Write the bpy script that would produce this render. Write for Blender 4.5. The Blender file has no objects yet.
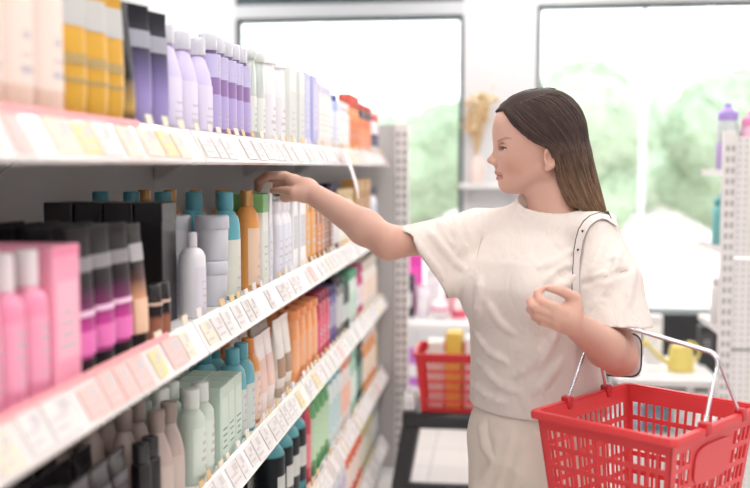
import bpy, bmesh, math, random
import numpy as np
from mathutils import Vector, Matrix
random.seed(7)
rng = np.random.default_rng(7)
SC = bpy.context.scene
COL = SC.collection
PI = math.pi

# ------------------------------------------------------------------ camera model (750 x 488 frame)
CAM_Z, FPX = 1.51, 1000.0
PSI, PHI = math.radians(7.05), math.radians(4.4)
_F = Vector((-math.sin(PSI)*math.cos(PHI), math.cos(PSI)*math.cos(PHI), -math.sin(PHI)))
_R = Vector((math.cos(PSI), math.sin(PSI), 0))
_U = _R.cross(_F)

def ray(px, py):
    return _F + _R*((px-375)/FPX) + _U*((244-py)/FPX)
def P(px, py, Y):
    """point of the place seen at a spot of the photo, at depth Y along the aisle"""
    d = ray(px, py)
    return Vector((0, 0, CAM_Z)) + d*(Y/d.y)
def Y_of(px, X):
    d = ray(px, 167)
    return X*d.y/d.x

# ------------------------------------------------------------------ materials
def lin(c):
    c = c/255.0
    return c/12.92 if c <= 0.04045 else ((c+0.055)/1.055)**2.4
def rgb(c):
    return (lin(c[0]), lin(c[1]), lin(c[2]), 1.0)
MATS = {}
def mat(name, c, rough=0.5, metal=0.0, spec=0.5, bump=0.0, bscale=60.0, vary=0.0, alpha=1.0, trans=0.0, coat=0.0, sss=0.0):
    if name in MATS:
        return MATS[name]
    m = bpy.data.materials.new(name); m.use_nodes = True
    nt = m.node_tree; b = nt.nodes['Principled BSDF']
    b.inputs['Base Color'].default_value = rgb(c)
    b.inputs['Roughness'].default_value = rough
    b.inputs['Metallic'].default_value = metal
    b.inputs['Specular IOR Level'].default_value = spec
    if trans: b.inputs['Transmission Weight'].default_value = trans
    if coat: b.inputs['Coat Weight'].default_value = coat
    if sss:
        b.inputs['Subsurface Weight'].default_value = sss
        b.inputs['Subsurface Radius'].default_value = (0.012, 0.005, 0.003)
        b.inputs['Subsurface Scale'].default_value = 0.6
    if alpha < 1: b.inputs['Alpha'].default_value = alpha
    if vary or bump:
        tc = nt.nodes.new('ShaderNodeTexCoord')
        no = nt.nodes.new('ShaderNodeTexNoise'); no.inputs['Scale'].default_value = bscale
        no.inputs['Detail'].default_value = 4
        nt.links.new(tc.outputs['Object'], no.inputs['Vector'])
        if vary:
            mx = nt.nodes.new('ShaderNodeMix'); mx.data_type = 'RGBA'
            mx.inputs[6].default_value = rgb([max(0, x*(1-vary)) for x in c])
            mx.inputs[7].default_value = rgb([min(255, x*(1+vary)) for x in c])
            nt.links.new(no.outputs['Fac'], mx.inputs[0]); nt.links.new(mx.outputs[2], b.inputs['Base Color'])
        if bump:
            bp = nt.nodes.new('ShaderNodeBump'); bp.inputs['Strength'].default_value = bump
            bp.inputs['Distance'].default_value = 0.002
            nt.links.new(no.outputs['Fac'], bp.inputs['Height']); nt.links.new(bp.outputs[0], b.inputs['Normal'])
    MATS[name] = m
    return m

def ramp_mat(name, stops, rough=0.3, axis=2, coat=0.0):
    """colour bands printed along an object's own height"""
    if name in MATS: return MATS[name]
    m = bpy.data.materials.new(name); m.use_nodes = True
    nt = m.node_tree; b = nt.nodes['Principled BSDF']
    b.inputs['Roughness'].default_value = rough; b.inputs['Specular IOR Level'].default_value = .16
    if coat: b.inputs['Coat Weight'].default_value = coat
    tc = nt.nodes.new('ShaderNodeTexCoord'); sx = nt.nodes.new('ShaderNodeSeparateXYZ')
    r = nt.nodes.new('ShaderNodeValToRGB')
    nt.links.new(tc.outputs['Generated'], sx.inputs[0]); nt.links.new(sx.outputs[axis], r.inputs[0])
    el = r.color_ramp.elements
    while len(el) > 1: el.remove(el[-1])
    el[0].position = stops[0][0]; el[0].color = rgb(stops[0][1])
    for p, c in stops[1:]:
        e = el.new(p); e.color = rgb(c)
    nt.links.new(r.outputs[0], b.inputs['Base Color'])
    MATS[name] = m
    return m

# ------------------------------------------------------------------ mesh building
class MB:
    def __init__(s):
        s.v = []; s.f = []; s.m = []; s.mi = 0
    def face(s, idx):
        s.f.append(idx); s.m.append(s.mi)
    def quad(s, a, b, c, d):
        n = len(s.v); s.v += [tuple(a), tuple(b), tuple(c), tuple(d)]; s.face((n, n+1, n+2, n+3))
    def box(s, lo, hi, M=None):
        n = len(s.v)
        for z in (lo[2], hi[2]):
            for x, y in ((lo[0], lo[1]), (hi[0], lo[1]), (hi[0], hi[1]), (lo[0], hi[1])):
                p = Vector((x, y, z))
                s.v.append(tuple(M @ p if M else p))
        for q in ((0, 3, 2, 1), (4, 5, 6, 7), (0, 1, 5, 4), (1, 2, 6, 5), (2, 3, 7, 6), (3, 0, 4, 7)):
            s.face(tuple(n+i for i in q))
    def rbox(s, lo, hi, r=0.003, M=None):
        """box with chamfered upright and top edges"""
        x0, y0, z0 = lo; x1, y1, z1 = hi
        r = min(r, (x1-x0)/2.1, (y1-y0)/2.1, (z1-z0)/2.1)
        def ring(z, i):
            return [(x0+i, y0+r, z), (x0+r, y0+i, z), (x1-r, y0+i, z), (x1-i, y0+r, z), (x1-i, y1-r, z), (x1-r, y1-i, z), (x0+r, y1-i, z), (x0+i, y1-r, z)]
        s.rings([ring(z0, r), ring(z0+r, 0), ring(z1-r, 0), ring(z1, r)], M)
    def rings(s, rings, M=None, cap0=True, cap1=True, closed=True):
        n0 = len(s.v); k = len(rings[0])
        for r in rings:
            for p in r:
                s.v.append(tuple(M @ Vector(p)) if M else tuple(p))
        for i in range(len(rings)-1):
            for j in range(k if closed else k-1):
                a = n0+i*k+j; b = n0+i*k+(j+1) % k
                s.face((a, b, b+k, a+k))
        if cap0: s.face(tuple(n0+j for j in range(k-1, -1, -1)))
        if cap1: s.face(tuple(n0+(len(rings)-1)*k+j for j in range(k)))
    def loft(s, secs, n=20, e=2.0, M=None, cap0=True, cap1=True):
        """stack of superellipse rings (z, rx, ry[, exponent])"""
        rings = []
        for sec in secs:
            z, rx, ry = sec[:3]; ee = sec[3] if len(sec) > 3 else e
            r = []
            for j in range(n):
                t = 2*PI*j/n; c, q = math.cos(t), math.sin(t)
                r.append((rx*math.copysign(abs(c)**(2/ee), c), ry*math.copysign(abs(q)**(2/ee), q), z))
            rings.append(r)
        s.rings(rings, M, cap0, cap1)
    def tube(s, pts, r, n=8, r1=None):
        pts = [Vector(p) for p in pts]; rings = []
        up = None
        for i, p in enumerate(pts):
            d = (pts[min(i+1, len(pts)-1)] - pts[max(i-1, 0)]).normalized()
            if up is None:
                up = d.orthogonal().normalized()
            up = (up - d*up.dot(d)).normalized(); w = d.cross(up)
            rr = r if r1 is None else r+(r1-r)*i/(len(pts)-1)
            rings.append([p+up*math.cos(2*PI*j/n)*rr+w*math.sin(2*PI*j/n)*rr for j in range(n)])
        s.rings(rings)
    def mesh(s, name, mats, smooth=True, angle=40):
        me = bpy.data.meshes.new(name)
        me.from_pydata(s.v, [], s.f)
        for m in (mats if isinstance(mats, (list, tuple)) else [mats]): me.materials.append(m)
        me.polygons.foreach_set('material_index', s.m)
        bm = bmesh.new(); bm.from_mesh(me)
        bmesh.ops.remove_doubles(bm, verts=bm.verts, dist=1e-6)
        bmesh.ops.recalc_face_normals(bm, faces=bm.faces)
        if smooth:
            for f in bm.faces: f.smooth = True
            for ed in bm.edges:
                if len(ed.link_faces) == 2 and ed.calc_face_angle(0) > math.radians(angle): ed.smooth = False
        bm.to_mesh(me); bm.free(); me.update()
        return me
    def obj(s, name, mats, parent=None, smooth=True, angle=40):
        return link(name, s.mesh(name, mats, smooth, angle), parent)

def link(name, data, parent=None):
    o = bpy.data.objects.new(name, data); COL.objects.link(o)
    if parent is not None: o.parent = parent
    return o
LABELS = {}
def tag(o, label=None, cat=None, group=None, kind=None):
    if label: o['label'] = label
    if cat: o['category'] = cat
    if group: o['group'] = group
    if kind: o['kind'] = kind
    if label and cat:
        n = len(label.replace(',', ' ').split())
        if not 4 <= n <= 16: print('LABEL LENGTH', n, label)
        LABELS.setdefault(label, []).append(o)
    return o
def thing(name, label, cat, loc=(0, 0, 0), rz=0, group=None):
    o = bpy.data.objects.new(name, None); COL.objects.link(o)
    o.location = loc; o.rotation_euler = (0, 0, rz); o.empty_display_size = 0.05
    return tag(o, label, cat, group)
def struct(name, mb, mats, **k):
    o = mb.obj(name, mats, None, **k); o['kind'] = 'structure'; return o
def copy_tree(o, parent=None):
    c = o.copy(); COL.objects.link(c); c.parent = parent
    for ch in list(o.children): copy_tree(ch, c)
    return c
ORD = 'first second third fourth fifth sixth seventh eighth ninth tenth eleventh twelfth thirteenth fourteenth fifteenth sixteenth seventeenth eighteenth nineteenth twentieth'.split()
# ================================================================== the setting
WY = 7.30          # window wall
def floor_material():
    m = bpy.data.materials.new('floor tiles'); m.use_nodes = True
    nt = m.node_tree; b = nt.nodes['Principled BSDF']; b.inputs['Roughness'].default_value = 0.35
    tc = nt.nodes.new('ShaderNodeTexCoord'); br = nt.nodes.new('ShaderNodeTexBrick')
    br.offset = 0; br.inputs['Scale'].default_value = 1.0
    br.inputs['Brick Width'].default_value = 0.33; br.inputs['Row Height'].default_value = 0.33
    br.inputs['Mortar Size'].default_value = 0.004
    br.inputs['Color1'].default_value = rgb((232, 226, 222)); br.inputs['Color2'].default_value = rgb((226, 219, 215))
    br.inputs['Mortar'].default_value = rgb((196, 186, 182))
    nt.links.new(tc.outputs['Object'], br.inputs['Vector']); nt.links.new(br.outputs['Color'], b.inputs['Base Color'])
    return m
M_WALL = mat('painted wall', (224, 224, 226), 0.7, bump=0.05, bscale=120)
M_CEIL = mat('ceiling paint', (240, 239, 238), 0.8, bump=0.05, bscale=90)
M_FRAME = mat('white window metal', (206, 210, 214), 0.4)
M_GASKET = mat('dark window gasket', (62, 78, 84), 0.6)
XL, XR, YB, ZC = -4.2, 4.2, -3.6, 3.35
mb = MB(); mb.box((XL-.1, YB-.1, -.12), (XR+.1, WY+.05, 0)); struct('floor', mb, floor_material(), smooth=False)
mb = MB(); mb.box((XL-.1, YB-.1, ZC), (XR+.1, WY+.15, ZC+.1)); struct('ceiling', mb, M_CEIL, smooth=False)
mb = MB(); mb.box((XL-.1, YB, 0), (XL, WY, ZC)); struct('wall_left', mb, M_WALL, smooth=False)
mb = MB(); mb.box((XR, YB, 0), (XR+.1, WY, ZC)); struct('wall_right', mb, M_WALL, smooth=False)
mb = MB(); mb.box((XL-.1, YB-.1, 0), (XR+.1, YB, ZC)); struct('wall_front', mb, M_WALL, smooth=False)
# window wall: piers between, below and above the two glazed openings
W1 = (-1.94, -0.26); W2 = (0.26, 2.62)
WB, WT1, WT2 = 0.45, 3.15, 2.68
mb = MB()
mb.box((XL-.1, WY, 0), (W1[0], WY+.18, ZC)); mb.box((W1[1], WY, 0), (W2[0], WY+.18, ZC)); mb.box((W2[1], WY, 0), (XR+.1, WY+.18, ZC))
mb.box((W1[0], WY, 0), (W1[1], WY+.18, WB)); mb.box((W2[0], WY, 0), (W2[1], WY+.18, WB))
mb.box((W1[0], WY, WT1), (W1[1], WY+.18, ZC)); mb.box((W2[0], WY, WT2-.02), (W2[1], WY+.18, ZC))
struct('wall_back', mb, M_WALL, smooth=False)

def glass_material():
    m = bpy.data.materials.new('window glass'); m.use_nodes = True
    nt = m.node_tree; nt.nodes.remove(nt.nodes['Principled BSDF'])
    out = nt.nodes['Material Output']
    t = nt.nodes.new('ShaderNodeBsdfTransparent'); t.inputs[0].default_value = (0.97, 0.985, 0.98, 1)
    g = nt.nodes.new('ShaderNodeBsdfGlossy'); g.inputs['Roughness'].default_value = 0.02
    fr = nt.nodes.new('ShaderNodeFresnel'); fr.inputs['IOR'].default_value = 1.45
    mx = nt.nodes.new('ShaderNodeMixShader')
    nt.links.new(fr.outputs[0], mx.inputs[0]); nt.links.new(t.outputs[0], mx.inputs[1]); nt.links.new(g.outputs[0], mx.inputs[2])
    nt.links.new(mx.outputs[0], out.inputs[0])
    return m
M_GLASS = glass_material()
def frame_boxes(mb, x0, x1, z0, z1, t, y0, y1):
    mb.box((x0, y0, z0), (x0+t, y1, z1)); mb.box((x1-t, y0, z0), (x1, y1, z1))
    mb.box((x0+t, y0, z0), (x1-t, y1, z0+t)); mb.box((x0+t, y0, z1-t), (x1-t, y1, z1))
def window(name, x0, x1, panes):
    root = bpy.data.objects.new(name, None); COL.objects.link(root); root['kind'] = 'structure'
    for (z0, z1) in panes:
        mb = MB(); frame_boxes(mb, x0, x1, z0, z1, 0.032 if z0 < 1 else .09, WY+.01, WY+.07); mb.obj('gasket', M_GASKET, root, smooth=False)
        mb = MB(); mb.box((x0+.02, WY+.035, z0+.02), (x1-.02, WY+.041, z1-.02)); mb.obj('pane', M_GLASS, root, smooth=False)
    return root
w1 = window('window_1', W1[0], W1[1], [(WB, 2.60), (2.695, WT1)])
mb = MB(); mb.box((W1[0], WY-.012, 2.60), (W1[1], WY+.10, 2.695)); mb.obj('transom', M_FRAME, w1, smooth=False)
w2 = window('window_2', W2[0], W2[1], [(WB, WT2-.02)])
mb = MB(); mb.box((W2[0]-.03, WY-.05, WB-.035), (W2[1]+.03, WY-.0, WB)); struct('trim_1', mb, M_FRAME, smooth=False)
mb = MB(); mb.box((W1[0]-.03, WY-.05, WB-.035), (W1[1]+.03, WY-.0, WB)); struct('trim_2', mb, M_FRAME, smooth=False)

# ------------------------------------------------------------------ outside
mb = MB(); mb.box((-60, WY+.2, -.3), (60, 90, -.15))
g = struct('ground_outside', mb, mat('pale paving outside', (226, 214, 208), 0.9, vary=0.05, bscale=0.4), smooth=False)
M_LEAF = mat('pale green leaves', (168, 184, 158), 0.8, vary=0.10, bscale=1.1)
M_LEAF2 = mat('grey green leaves', (178, 192, 170), 0.8, vary=0.09, bscale=1.3)
M_BARK = mat('grey bark', (140, 126, 114), 0.9)
def tree(x, y, h, w, m, label, name='broadleaf_tree', seed=0):
    r = random.Random(seed)
    t = thing(name, label, 'tree', (x, y, -.15), group='trees outside the windows')
    mb = MB(); mb.tube([(0, 0, 0), (.05, .02, h*.3), (-.04, 0, h*.62)], .045*h*.35+.05, 8, .05); mb.obj('trunk', M_BARK, t)
    bm = bmesh.new()
    for i in range(11):
        a = r.uniform(0, 2*PI); q = r.uniform(0, .62); zz = r.uniform(.27, .84)
        rad = w*r.uniform(.26, .40)*(1.15-.5*abs(zz-.5))
        M = Matrix.Translation((math.cos(a)*q*w*.62, math.sin(a)*q*w*.62, h*zz)) @ Matrix.Diagonal((rad, rad, rad*.82, 1))
        bmesh.ops.create_icosphere(bm, subdivisions=4, radius=1, matrix=M)
    for v in bm.verts:
        v.co += Vector((r.gauss(0, 1), r.gauss(0, 1), r.gauss(0, 1)))*(.016*w)
    base = [v.co.copy() for v in bm.verts]
    for k in range(2600):                       # loose leaf sprays over the crown
        c = r.choice(base) + Vector((r.gauss(0, .06), r.gauss(0, .06), r.gauss(0, .06)))*w
        s_ = .028*w*r.uniform(.5, 1.1)
        u = Vector((r.gauss(0, 1), r.gauss(0, 1), r.gauss(0, 1))).normalized(); q = u.orthogonal().normalized()
        bm.faces.new([bm.verts.new(c+u*s_), bm.verts.new(c+q*s_*.5), bm.verts.new(c-u*s_), bm.verts.new(c-q*s_*.5)])
    me = bpy.data.meshes.new('foliage'); bm.to_mesh(me); bm.free(); me.materials.append(m)
    link('foliage', me, t)
    return t
TREES = [
    (588, 66, 20, 2.6, M_LEAF, 'bushy tree outside the window just behind the woman'),
    (548, 96, 28, 3.0, M_LEAF2, 'smaller grey green tree outside, partly hidden by the head'),
    (634, 98, 37, 3.6, M_LEAF2, 'pale tree outside, middle one of the second window'),
    (684, 128, 43, 3.8, M_LEAF, 'low distant tree outside in the gap between taller trees'),
    (742, 62, 22, 2.8, M_LEAF, 'tall tree outside behind the perforated shelf end'),
    (796, 74, 31, 3.4, M_LEAF2, 'farthest right tree outside the second window'),
    (428, 98, 23.5, 2.5, M_LEAF, 'bushy tree outside beside the white column'),
    (384, 114, 31, 3.0, M_LEAF2, 'pale tree outside above the end of the top shelf'),
    (334, 134, 40, 3.4, M_LEAF, 'low tree outside behind the blue and cream cartons'),
    (276, 128, 26, 2.8, M_LEAF2, 'farthest left tree outside the first window'),
    (612, 118, 52, 4.6, M_LEAF2, 'distant tree outside between the bushy and the middle tree'),
    (716, 112, 56, 4.8, M_LEAF2, 'distant hazy tree outside just beside the lilac drinking bottle'),
    (458, 120, 48, 4.4, M_LEAF2, 'distant tree outside half hidden by the white column'),
    (410, 128, 60, 5.0, M_LEAF, 'farthest hazy tree outside above the forearm'),
    (352, 142, 54, 4.6, M_LEAF2, 'farthest tree outside over the orange bottles'),
]
for i, (px, ytop, Yd, w, m, lab) in enumerate(TREES):
    p = P(px, ytop, Yd)
    tree(p.x, Yd, (p.z+.15)/.98, w, m, lab, seed=i+3)
# clipped hedge strip behind the trees and a pole in front
t = thing('lamp_post', 'slender pale lamp post outside the second window', 'lamp post', (P(642, 167, 17).x, 17, -.15))
mb = MB(); mb.tube([(0, 0, 0), (0, 0, 4.6), (.25, 0, 4.9), (.8, 0, 4.95)], .045, 10); mb.obj('pole', mat('pale galvanised steel', (205, 208, 210), .5), t)
mb = MB(); mb.rbox((.6, -.09, 4.88), (1.1, .09, 4.95), .02); mb.obj('lamp_head', mat('grey lamp housing', (170, 172, 175), .5), t)

# ------------------------------------------------------------------ ceiling lights
M_LAMP = bpy.data.materials.new('lamp diffuser'); M_LAMP.use_nodes = True
_b = M_LAMP.node_tree.nodes['Principled BSDF']; _b.inputs['Base Color'].default_value = (1, 1, 1, 1)
_b.inputs['Emission Color'].default_value = (1, .972, .95, 1); _b.inputs['Emission Strength'].default_value = 4.0
M_LAMPF = mat('lamp housing', (225, 225, 225), .5)
LAMP_SPOTS = [(x, y) for x in (-2.3, .15, 2.4) for y in (-1.9, .2, 2.3, 4.4, 6.3)]  # fifth lamp of each line is added to brighten the window wall
LAMP_W = 15.5
for i, (x, y) in enumerate(LAMP_SPOTS):
    t = thing('ceiling_light', 'long white ceiling light, %s over the %s line of lamps' % (ORD[i % 5], ('shelf side', 'aisle', 'far side')[i//5]), 'ceiling light', (x, y, ZC-.07), group='ceiling lights in three lines')
    mb = MB(); mb.box((-.17, -.78, .02), (.17, .78, .069)); mb.obj('housing', M_LAMPF, t, smooth=False)
    mb = MB(); mb.box((-.15, -.75, .0), (.15, .75, .02)); mb.obj('diffuser', M_LAMP, t, smooth=False)
    L = bpy.data.lights.new('lamp_glow', 'AREA'); L.shape = 'RECTANGLE'; L.size = .3; L.size_y = 1.5
    L.energy = LAMP_W; L.color = (1, .972, .95)
    lo = bpy.data.objects.new('lamp_glow', L); COL.objects.link(lo); lo.parent = t; lo.location = (0, 0, -.004)
# ------------------------------------------------------------------ sky
W = bpy.data.worlds.new('sky'); SC.world = W; W.use_nodes = True
nt = W.node_tree; bg = nt.nodes['Background']
tc = nt.nodes.new('ShaderNodeTexCoord'); sx = nt.nodes.new('ShaderNodeSeparateXYZ'); r = nt.nodes.new('ShaderNodeValToRGB')
nt.links.new(tc.outputs['Generated'], sx.inputs[0]); nt.links.new(sx.outputs[2], r.inputs[0]); nt.links.new(r.outputs[0], bg.inputs[0])
r.color_ramp.elements[0].position = 0; r.color_ramp.elements[0].color = (1, .985, .97, 1)
r.color_ramp.elements[1].position = .8; r.color_ramp.elements[1].color = (.86, .93, 1, 1)
bg.inputs[1].default_value = 3.4

# ------------------------------------------------------------------ camera
cd = bpy.data.cameras.new('camera'); cam = bpy.data.objects.new('camera', cd); COL.objects.link(cam)
cd.sensor_fit = 'HORIZONTAL'; cd.sensor_width = 36; cd.lens = FPX*36/750
cam.location = (0, 0, CAM_Z); cam.rotation_euler = (math.pi/2-PHI, 0, PSI)
cd.dof.use_dof = True; cd.dof.focus_distance = 2.22; cd.dof.aperture_fstop = 2.0
cd.clip_start = .05; cd.clip_end = 300
SC.camera = cam
vs = SC.view_settings; vs.view_transform = 'Standard'; vs.look = 'None'; vs.gamma = 1; vs.exposure = 0.0
vs.use_curve_mapping = False
SC.cycles.use_denoising = True
SC.cycles.max_bounces = 10; SC.cycles.transparent_max_bounces = 16
# ================================================================== shelving along the aisle
XS = -0.52                               # lower front edge of the price rails
XT = XS-.032                             # upper edge of the price rails
XBK = -0.97                              # back panel
SH = [0.150, 0.490, 0.846, 1.169, 1.5165]     # lower edge of each rail, base deck first
RAIL = .058
def top(i): return SH[i]+.050            # shelf surface
BAYS = [.75, 1.75, 2.75, 3.75, 4.75]
M_SHELF = mat('shelf enamel', (226, 222, 221), .45)
M_BACK = mat('grey back panel', (194, 191, 190), .6)
M_RAIL = mat('clear price rail', (228, 222, 220), .25, coat=.3)
M_CARD = [mat('white price card', (228, 223, 221), .6), mat('cream price card', (234, 222, 202), .6), mat('pink price card', (238, 194, 188), .6), mat('pale yellow price card', (234, 214, 160), .6)]
M_TAN = mat('tan shelf tag', (224, 190, 140), .6)
M_PRINT = mat('grey print', (206, 199, 201), .6)
def upright(root, y, z1, xc, slots_dir=1, w=.036, d=.05):
    mb = MB(); mb.rbox((xc-d/2, y-w/2, 0), (xc+d/2, y+w/2, z1), .004); mb.mi = 1
    k = 0; z = .12
    while z < z1-.05:                    # punched slots on the aisle side
        mb.box((xc+d/2-.001, y-.006, z), (xc+d/2+.0006, y+.006, z+.026)); z += .05
    return mb.obj('upright', [M_SHELF, mat('dark slot', (120, 118, 118), .8)], root, smooth=False)
def price_card(mb, y0, y1, off=.0012, z0=.12, z1=.80):
    pass
BAY_WORDS = ['nearest shelving bay, gold tubes above and pink bottles on its middle shelf',
             'second shelving bay, lavender bottles above and teal bottles on its middle shelf',
             'third shelving bay, cartons above and amber bottles on its middle shelf',
             'farthest shelving bay, orange bottles above, next to the grey end panel']
for bi in range(4):
    y0, y1 = BAYS[bi], BAYS[bi+1]
    r = random.Random(40+bi)
    root = thing('shelving_unit', BAY_WORDS[bi], 'shelves', (0, 0, 0), group='shelving bays along the aisle')
    mb = MB(); mb.box((XBK-.02, y0+.003, .02), (XBK, y1-.003, 1.70)); mb.obj('back_panel', M_BACK, root, smooth=False)
    upright(root, y0+.02, 1.70, XBK-.045)
    if bi == 3: upright(root, y1-.02, 1.70, XBK-.045)
    for si, zb in enumerate(SH):
        zt = top(si)
        mb = MB(); mb.box((XBK+.001, y0+.002, zt-.022), (XT+.002, y1-.002, zt))
        if si == 0: mb.box((XBK+.001, y0+.002, 0), (XT-.02, y1-.002, zt-.022))
        sh = mb.obj('shelf', M_SHELF, root, smooth=False)
        # sloping price rail: lip, face and lower hook
        mb = MB()
        prof = [(XT-.004, zb+RAIL), (XT, zb+RAIL+.003), (XS, zb+.003), (XS-.003, zb-.002), (XS-.009, zb), (XT-.006, zb+RAIL-.006)]
        mb.rings([[(x, y, z) for x, z in prof] for y in (y0+.003, y1-.003)])
        mb.obj('price_rail', M_RAIL, sh, smooth=False)
        for yy in (y0+.012, y1-.012):
            mb = MB(); b0 = zb-.004 if si else 0
            if si:
                mb.rings([[(XBK+.002, q, zt-.023), (XBK+.002, q, zt-.09), (XBK+.02, q, zt-.09), (XBK+.125, q, zt-.023)] for q in (yy-.003, yy+.003)])
                mb.obj('bracket', M_SHELF, sh, smooth=False)
        # price cards in the rail and tan tags clipped on its upper edge
        nx, nz = RAIL, .032; ln = math.hypot(nx, nz)
        def on(t, y, off):               # point on the rail's sloping face, t from lower to upper edge
            return (XS+(XT-XS)*t+off*nx/ln, y, zb+.003+RAIL*t+off*nz/ln)
        y = y0+.02
        while y < y1-.08:
            w = r.choice([.045, .052, .06, .075]); 
            if r.random() < .90:
                mb = MB(); a, b = r.uniform(.08, .14), r.uniform(.78, .9)
                mb.rings([[on(a, y, .0008), on(a, y+w, .0008), on(b, y+w, .0008), on(b, y, .0008)], [on(a, y, .0018), on(a, y+w, .0018), on(b, y+w, .0018), on(b, y, .0018)]])
                mb.mi = 1
                for k in range(2):
                    t0 = a+.14+.2*k; y2 = y+w*r.uniform(.5, .85)
                    mb.quad(on(t0, y+.007, .0022), on(t0, y2, .0022), on(t0+.07, y2, .0022), on(t0+.07, y+.007, .0022))
                mb.quad(on(a+.44, y+w*.5, .0022), on(a+.44, y+w-.006, .0022), on(b-.08, y+w-.006, .0022), on(b-.08, y+w*.5, .0022))
                near = bi == 0
                c = r.choices(M_CARD, [4, 2.5, 3.2, 1.5] if near else [12, 1.2, .4, .3])[0]
                mb.obj('price_card', [c, M_PRINT], sh, smooth=False)
            y += w+r.choice([.004, .01, .025])
        if bi == 0 and si in (3, 4):     # pink offer strip along the top of the rail
            mb = MB(); ye = y0+(.74 if si == 4 else .86)
            mb.rings([[on(a, q, o) for a, o in ((.90, .0008), (.90, .0024), (1.05, .0024), (1.05, .0008))] for q in (y0+.01, ye)])
            mb.obj('offer_strip', mat('pink offer strip', (244, 160, 164), .6), sh, smooth=False)
        y = y0+(.03 if not (bi == 0 and si in (3, 4)) else (.78 if si == 4 else .80))
        while y < y1-.05:
            if r.random() < (.8 if bi < 2 else .95):
                mb = MB(); w = r.uniform(.022, .034); h_ = r.uniform(.014, .022)
                lean = r.uniform(-.004, .004)
                mb.rings([[on(.99, y, .0), on(.99, y+w, .0), (XT-.003+lean*.3, y+w, zb+RAIL+h_), (XT-.003+lean*.3, y, zb+RAIL+h_)],
                          [on(.99, y, .0016), on(.99, y+w, .0016), (XT-.0015+lean*.3, y+w, zb+RAIL+h_), (XT-.0015+lean*.3, y, zb+RAIL+h_)]])
                mb.obj('shelf_tag', r.choices([M_TAN, M_CARD[1], M_CARD[0]], [3, 2, 2])[0], sh, smooth=False)
            y += r.uniform(.05, .085)
# grey end unit standing across the end of the row
root = thing('shelf_end_unit', 'grey shelf end panel with slotted white post closing the shelf row', 'shelves', (0, 0, 0))
mb = MB(); mb.box((-1.02, 4.80, .03), (-.50, 4.82, 1.715)); mb.obj('back_panel', M_BACK, root, smooth=False)
def slot_post(root, x, y, z1, w, d, m=M_SHELF, sd=-1, dark=(120, 118, 118)):
    mb = MB(); mb.rbox((x-w/2, y-d/2, 0), (x+w/2, y+d/2, z1), .004); mb.mi = 1; z = .1
    while z < z1-.04:
        for q in (-1, 1):
            mb.box((x+q*w*.22-.006, y+sd*d/2-.0007, z), (x+q*w*.22+.006, y+sd*d/2+.0007, z+.022))
        z += .042
    return mb.obj('slotted_post', [m, mat('slot %d' % dark[0], dark, .8)], root, smooth=False)
slot_post(root, -.465, 4.815, 1.72, .068, .05)
mb = MB(); mb.box((-1.02, 4.825, .1), (-.46, 5.13, .14)); mb.obj('base_deck', M_SHELF, root, smooth=False)
for z in (.62, 1.06, 1.50):
    mb = MB(); mb.box((-1.02, 4.825, z), (-.47, 5.13, z+.03)); mb.obj('shelf', M_SHELF, root, smooth=False)
# hanging strip
mb = MB()
pts = []
yy = Y_of(344, XS+.004)
for i in range(13):
    t = i/12; pts.append((XS+.003+.045*math.sin(t*1.5), yy+.03*t*t, SH[4]+.05-.165*t))
n_ = len(pts)
for sgn in (0,):
    a = [[(x, y-w, z) , (x, y+w, z), (x+.0012, y+w, z), (x+.0012, y-w, z)] for (x, y, z), w in zip(pts, [.033*(1 if i < 10 else (1-(i-9)/3.6)) for i in range(13)])]
    mb.rings(a)
o = mb.obj('shelf_talker', [mat('white pink paper', (246, 234, 236), .6)]); tag(o, 'curved white paper strip hanging from the top shelf rail above the forearm', 'shelf tag')

# ================================================================== products
def P_(c, r=.35, **k): return mat('plastic %d %d %d %g' % (c[0], c[1], c[2], r), c, r, **k)
WHITE, SILV = (242, 240, 240), (214, 214, 222)
INK = P_((198, 190, 196), .5)
def ring_pt(rx, ry, e, t):
    c, q = math.cos(t), math.sin(t)
    return rx*math.copysign(abs(c)**(2/e), c), ry*math.copysign(abs(q)**(2/e), q)
def label_patch(rx, ry, e, z0, z1, half, mats, ink=True, seed=0, full=False):
    r = random.Random(seed); mb = MB(); k = 14
    R = []
    for z in (z0, z1):
        for off in ((.0005),):
            R.append([ (ring_pt(rx+off, ry+off, e, -half+2*half*j/k) + (z,)) for j in range(k+1)])
    R2 = [[(ring_pt(rx+.0001, ry+.0001, e, -half+2*half*j/k) + (z,)) for j in range(k+1)] for z in (z1, z0)]
    mb.rings([R[0], R[1], R2[0], R2[1]], cap0=False, cap1=False, closed=False)
    if ink:
        mb.mi = 1
        hgt = z1-z0
        for q in range(r.choice([3, 4, 5])):
            za = z0+hgt*(.12+.17*q); zb = za+hgt*r.choice([.03, .05, .08])
            a = half*r.uniform(.15, .55)*.8
            seg = 5
            pr = [[(ring_pt(rx+.0009, ry+.0009, e, -a+2*a*j/seg) + (z,)) for j in range(seg+1)] for z in (za, min(zb, z1-.002))]
            mb.rings(pr, cap0=False, cap1=False, closed=False)
    return mb.mesh('label', mats)
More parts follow.
